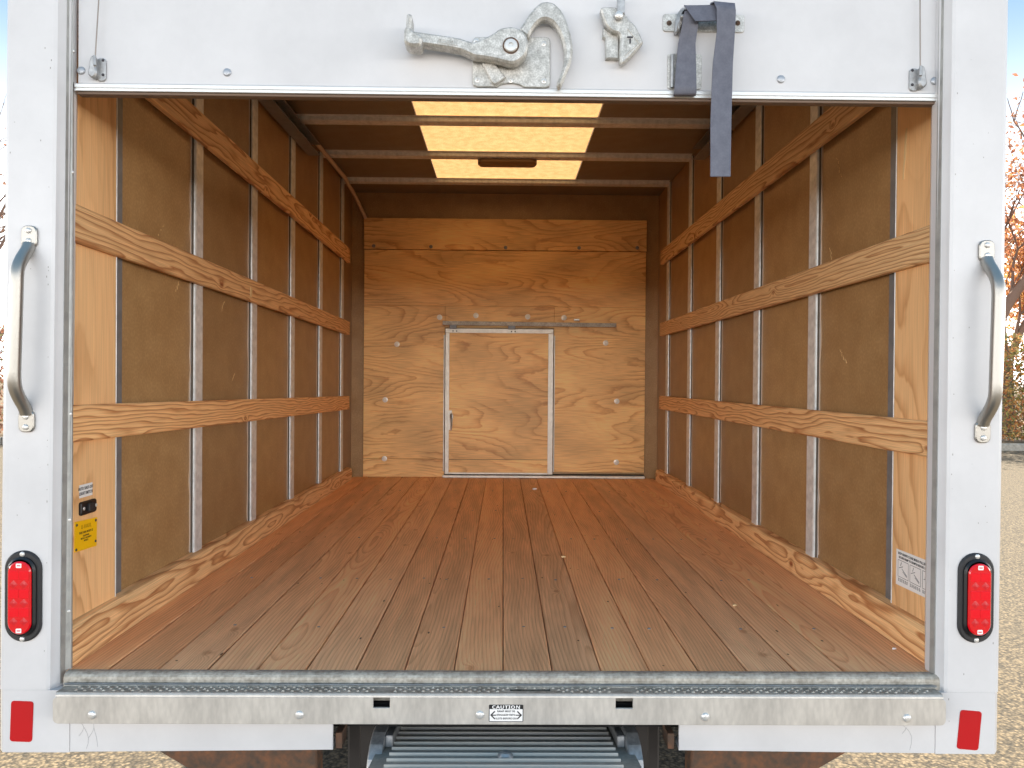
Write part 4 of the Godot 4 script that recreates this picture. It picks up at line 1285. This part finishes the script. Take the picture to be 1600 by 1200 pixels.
func build_strap() -> void:
	# dark pull strap threaded through the two brackets on the door
	var o := node("pull_strap", self, Vector3(0.3996, 1.3071, 0.0))
	tag(o, "dark grey pull strap looped over a bracket and hanging below the raised door", "strap")
	var l := PackedVector3Array()
	var r := PackedVector3Array()
	for q in [[0.008, 0.0500, 0.047, 0.0500, 0.013], [0.009, 0.066, 0.048, 0.066, 0.018], [0.008, 0.0735, 0.0515, 0.0742, 0.025], [0.0135, 0.0725, 0.0555, 0.0690, 0.0335], [0.018, 0.0560, 0.0568, 0.053, 0.037], [0.0197, 0.013, 0.0563, 0.0135, 0.034], [0.0131, -0.0497, 0.0537, -0.0492, 0.031], [0.0102, -0.1124, 0.0522, -0.1119, 0.032], [0.008, -0.1752, 0.0503, -0.1747, 0.035], [0.0081, -0.23, 0.0494, -0.23, 0.037], [0.0081, -0.2835, 0.0488, -0.283, 0.038]]:
		l.append(Vector3(q[0], q[1], q[4]))
		r.append(Vector3(q[2], q[3], q[4]))
	part("hanging_end", Shape.new().ribbon(l, r, 0.0032), M.strap, o)
	l = PackedVector3Array()
	r = PackedVector3Array()
	for q in [[-0.0455, 0.0690, -0.0231, 0.0350], [-0.0202, 0.0692, -0.0009, 0.0354], [0.0, 0.0700, 0.010, 0.0360], [0.0290, 0.0712, 0.0290, 0.0367]]:
		l.append(Vector3(q[0], q[1], 0.0235))
		r.append(Vector3(q[2], q[3], 0.0285))
	part("crossing_band", Shape.new().ribbon(l, r, 0.0032), M.strap, o)
	l = PackedVector3Array()
	r = PackedVector3Array()
	for q in [[-0.043, 0.060, -0.013, 0.060, 0.018], [-0.0455, 0.047, -0.0125, 0.0475, 0.019], [-0.0475, 0.030, -0.0140, 0.032, 0.014], [-0.0531, -0.0023, -0.0174, -0.0019, 0.008], [-0.0574, -0.0499, -0.016, -0.0493, 0.009], [-0.0600, -0.09, -0.0150, -0.09, 0.010], [-0.0607, -0.1035, -0.0145, -0.1028, 0.008], [-0.0605, -0.1063, -0.0145, -0.1057, 0.003], [-0.0600, -0.104, -0.0150, -0.1035, -0.003]]:
		l.append(Vector3(q[0], q[1], q[4]))
		r.append(Vector3(q[2], q[3], q[4]))
	part("short_band", Shape.new().ribbon(l, r, 0.0032), M.strap, o)


func build_litter() -> void:
	var spots := [[0.8835, -0.1326, 0.006, "tiny pale wood chip on the floor beside the right kick board", M.paper], [0.62, -0.457, 0.006, "tiny curled scrap lying on a plank near the open end", M.tape], [0.166, -2.5646, 0.014, "small pale chip on the floor in front of the access door", M.paper], [0.20, -1.0, 0.008, "small tan splinter lying on the middle of the floor", M.tape]]
	for q in spots:
		var p := PackedVector2Array()
		for i in 7:
			p.append(Vector2(cos(TAU * i / 7), 0.6 * sin(TAU * i / 7)) * q[2] * rng.randf_range(0.6, 1.1))
		var o := part("litter_scrap", Shape.new().prism(p, 0.0, q[2] * 0.6, q[2] * 0.15, Transform3D(Basis(Vector3(1, 0, 0), Vector3(0, 0, -1), Vector3(0, 1, 0)), Vector3.ZERO)), q[4], self)
		o.position = Vector3(q[0], 0.0008, q[1])
		tag(o, q[3], "scrap", "litter on the cargo floor")


# ------------------------------------------------------------------ trees, fence, vines behind
func grow(s: Shape, tips: PackedVector3Array, at: Vector3, dir: Vector3, length: float, r: float, level: int, rg: RandomNumberGenerator) -> void:
	var pts := PackedVector3Array([at])
	var d := dir
	var p := at
	for i in 4:
		d = (d + Vector3(rg.randf_range(-0.16, 0.16), rg.randf_range(-0.04, 0.12), rg.randf_range(-0.16, 0.16))).normalized()
		p += d * length / 4.0
		pts.append(p)
	s.tube(pts, r, r * 0.55, 7 if level < 2 else 4)
	if level >= 5:
		tips.append(p)
		return
	if level >= 3:
		tips.append(p)
		tips.append(pts[2])
	var n := 3 if level < 3 else rg.randi_range(2, 4)
	for k in n:
		var q: Vector3 = pts[4] if k < 2 else pts[rg.randi_range(1, 3)]
		var side := d.cross(Vector3(rg.randf_range(-1, 1), rg.randf_range(-1, 1), rg.randf_range(-1, 1))).normalized()
		var nd := (d + side * rg.randf_range(0.45, 0.95)).normalized()
		grow(s, tips, q, nd, length * rg.randf_range(0.62, 0.82), r * (0.55 if k < 2 else 0.36), level + 1, rg)


func leaf(s: Shape, c: Vector3, size: float, rg: RandomNumberGenerator) -> void:
	var a := Vector3(rg.randf_range(-1, 1), rg.randf_range(-1, 1), rg.randf_range(-1, 1)).normalized()
	var b := a.cross(Vector3(rg.randf_range(-1, 1), rg.randf_range(-1, 1), rg.randf_range(-1, 1))).normalized()
	var nn := a.cross(b)
	var fold := nn * size * 0.18
	s.flat(c - a * size, c + b * size * 0.45 + fold, c + a * size, nn)
	s.flat(c - a * size, c - b * size * 0.45 + fold, c + a * size, nn)


func tree(x: float, z: float, height: float, r: float, lean: Vector3, density: float, tints: Array, sd: int, label: String) -> void:
	var t := node("tree", self, Vector3(x, GROUND + 0.1, z))
	tag(t, label, "tree", "trees behind the fence")
	var rg := RandomNumberGenerator.new()
	rg.seed = sd
	var s := Shape.new()
	var tips := PackedVector3Array()
	var top := Vector3(0, height * 0.3, 0) + lean * height * 0.3
	s.tube(PackedVector3Array([Vector3(0, -0.2, 0), Vector3(0.02, height * 0.1, 0) + lean * height * 0.08, top]), r, r * 0.75, 10)
	part("trunk", s, M.bark, t)
	s = Shape.new()
	for k in 4:
		var a := TAU * (k + rg.randf() * 0.6) / 4
		grow(s, tips, top - Vector3(0, height * 0.03 * k, 0) * (0.0 if k == 0 else 1.0), (Vector3(cos(a) * 0.5, 1.0, sin(a) * 0.5) + lean).normalized(), height * 0.22, r * (0.7 if k == 0 else 0.45), 1, rg)
	part("branches", s, M.twig, t).set_meta("kind", "stuff")
	for k in tints.size():
		var c := Shape.new()
		for tip in tips:
			for i in int(density) + (1 if rg.randf() < density - int(density) else 0):
				leaf(c, tip + Vector3(rg.randfn(0, 0.22), rg.randfn(0, 0.2), rg.randfn(0, 0.22)), rg.randf_range(0.05, 0.09), rg)
		if c.v.size():
			part("crown", c, M.leaf[tints[k]], t).set_meta("kind", "stuff")


func build_backdrop() -> void:
	var zf := -15.0
	var f := node("chain_link_fence", self, Vector3(0, GROUND + 0.1, zf))
	tag(f, "grey chain-link fence overgrown with vines behind the kerb", "fence")
	var x0 := -24.0
	var x1 := 26.0
	for k in 21:
		var x := x0 + k * 2.5
		part("fence_post", Shape.new().tube(PackedVector3Array([Vector3(x, -0.1, 0), Vector3(x, 1.8, 0)]), 0.03, -1.0, 8), M.zinc_dull, f)
	part("top_rail", Shape.new().tube(PackedVector3Array([Vector3(x0, 1.78, 0.035), Vector3(x1, 1.78, 0.035)]), 0.022, -1.0, 8), M.zinc, f)
	var wires := Shape.new()
	for k in 700:
		var x := x0 + k * 0.075
		for s in [-1.0, 1.0]:
			var e: float = x + s * 1.7
			if e < x0 or e > x1:
				continue
			wires.tube(PackedVector3Array([Vector3(x, 0.03, 0.003 * s), Vector3(e, 1.73, 0.003 * s)]), 0.0022, -1.0, 3)
	part("wire_netting", wires, M.zinc_dull, f).set_meta("kind", "stuff")
	# vines on the fence: every patch a plant of its own
	var rg := RandomNumberGenerator.new()
	rg.seed = 77
	var lab := [["rust-orange vine covering the chain-link fence right of the truck", 10.4], ["yellow-green vine on the chain-link fence, next patch outward on the right", 12.9], ["orange vine at the right end of the chain-link fence", 16.0], ["brown vine on the chain-link fence left of the truck", -10.9], ["dark red vine on the chain-link fence, farther out on the left", -13.6]]
	for q in lab:
		var v := node("vine", self, Vector3(q[1], GROUND + 0.1, zf + 0.05))
		tag(v, q[0], "vine", "vines on the fence")
		var stems := Shape.new()
		for k in 14:
			var p := Vector3(rg.randf_range(-1.4, 1.4), 0, rg.randf_range(-0.1, 0.15))
			var pts := PackedVector3Array([p])
			for i in 6:
				p += Vector3(rg.randf_range(-0.18, 0.18), rg.randf_range(0.2, 0.36), rg.randf_range(-0.05, 0.05))
				pts.append(p)
			stems.tube(pts, 0.012, 0.005, 4)
		part("stems", stems, M.twig, v).set_meta("kind", "stuff")
		for m in 4:
			var s := Shape.new()
			for i in (1900 if q[1] > 0 and q[1] < 14.0 else 1100):
				var h := rg.randf()
				leaf(s, Vector3(rg.randf_range(-1.6, 1.6), 0.05 + h * 2.3, rg.randfn(0.05, 0.22)), rg.randf_range(0.03, 0.06), rg)
			part("foliage", s, M.leaf[[[2, 4, 5, 0], [4, 5, 4, 2], [0, 1, 2, 4], [3, 3, 1, 5], [1, 3, 3, 1]][lab.find(q)][m]], v).set_meta("kind", "stuff")
	tree(12.1, -16.4, 9.0, 0.2, Vector3(-0.1, 0, 0), 2.0, [0, 1, 3], 3, "tree with a thick leaning trunk and sparse orange leaves right of the truck")
	tree(12.9, -17.6, 6.2, 0.14, Vector3(0.0, 0, 0), 5.0, [2, 0, 2], 9, "bushy orange-leaved tree behind the leaning trunk on the right")
	tree(17.5, -17.5, 9.0, 0.18, Vector3(-0.05, 0, 0), 1.2, [2, 1], 15, "yellow-orange tree farthest out on the right")
	tree(-12.4, -16.6, 8.5, 0.15, Vector3(0.06, 0, 0), 0.12, [3], 21, "bare grey-brown tree left of the truck")
	tree(-15.5, -19.0, 9.5, 0.18, Vector3(0.05, 0, 0), 0.2, [1], 27, "taller bare tree behind the left end of the fence")
	tree(-11.0, -22.0, 10.0, 0.2, Vector3(-0.03, 0, 0), 0.3, [3], 33, "half-bare tree with a few brown leaves far behind the fence on the left")
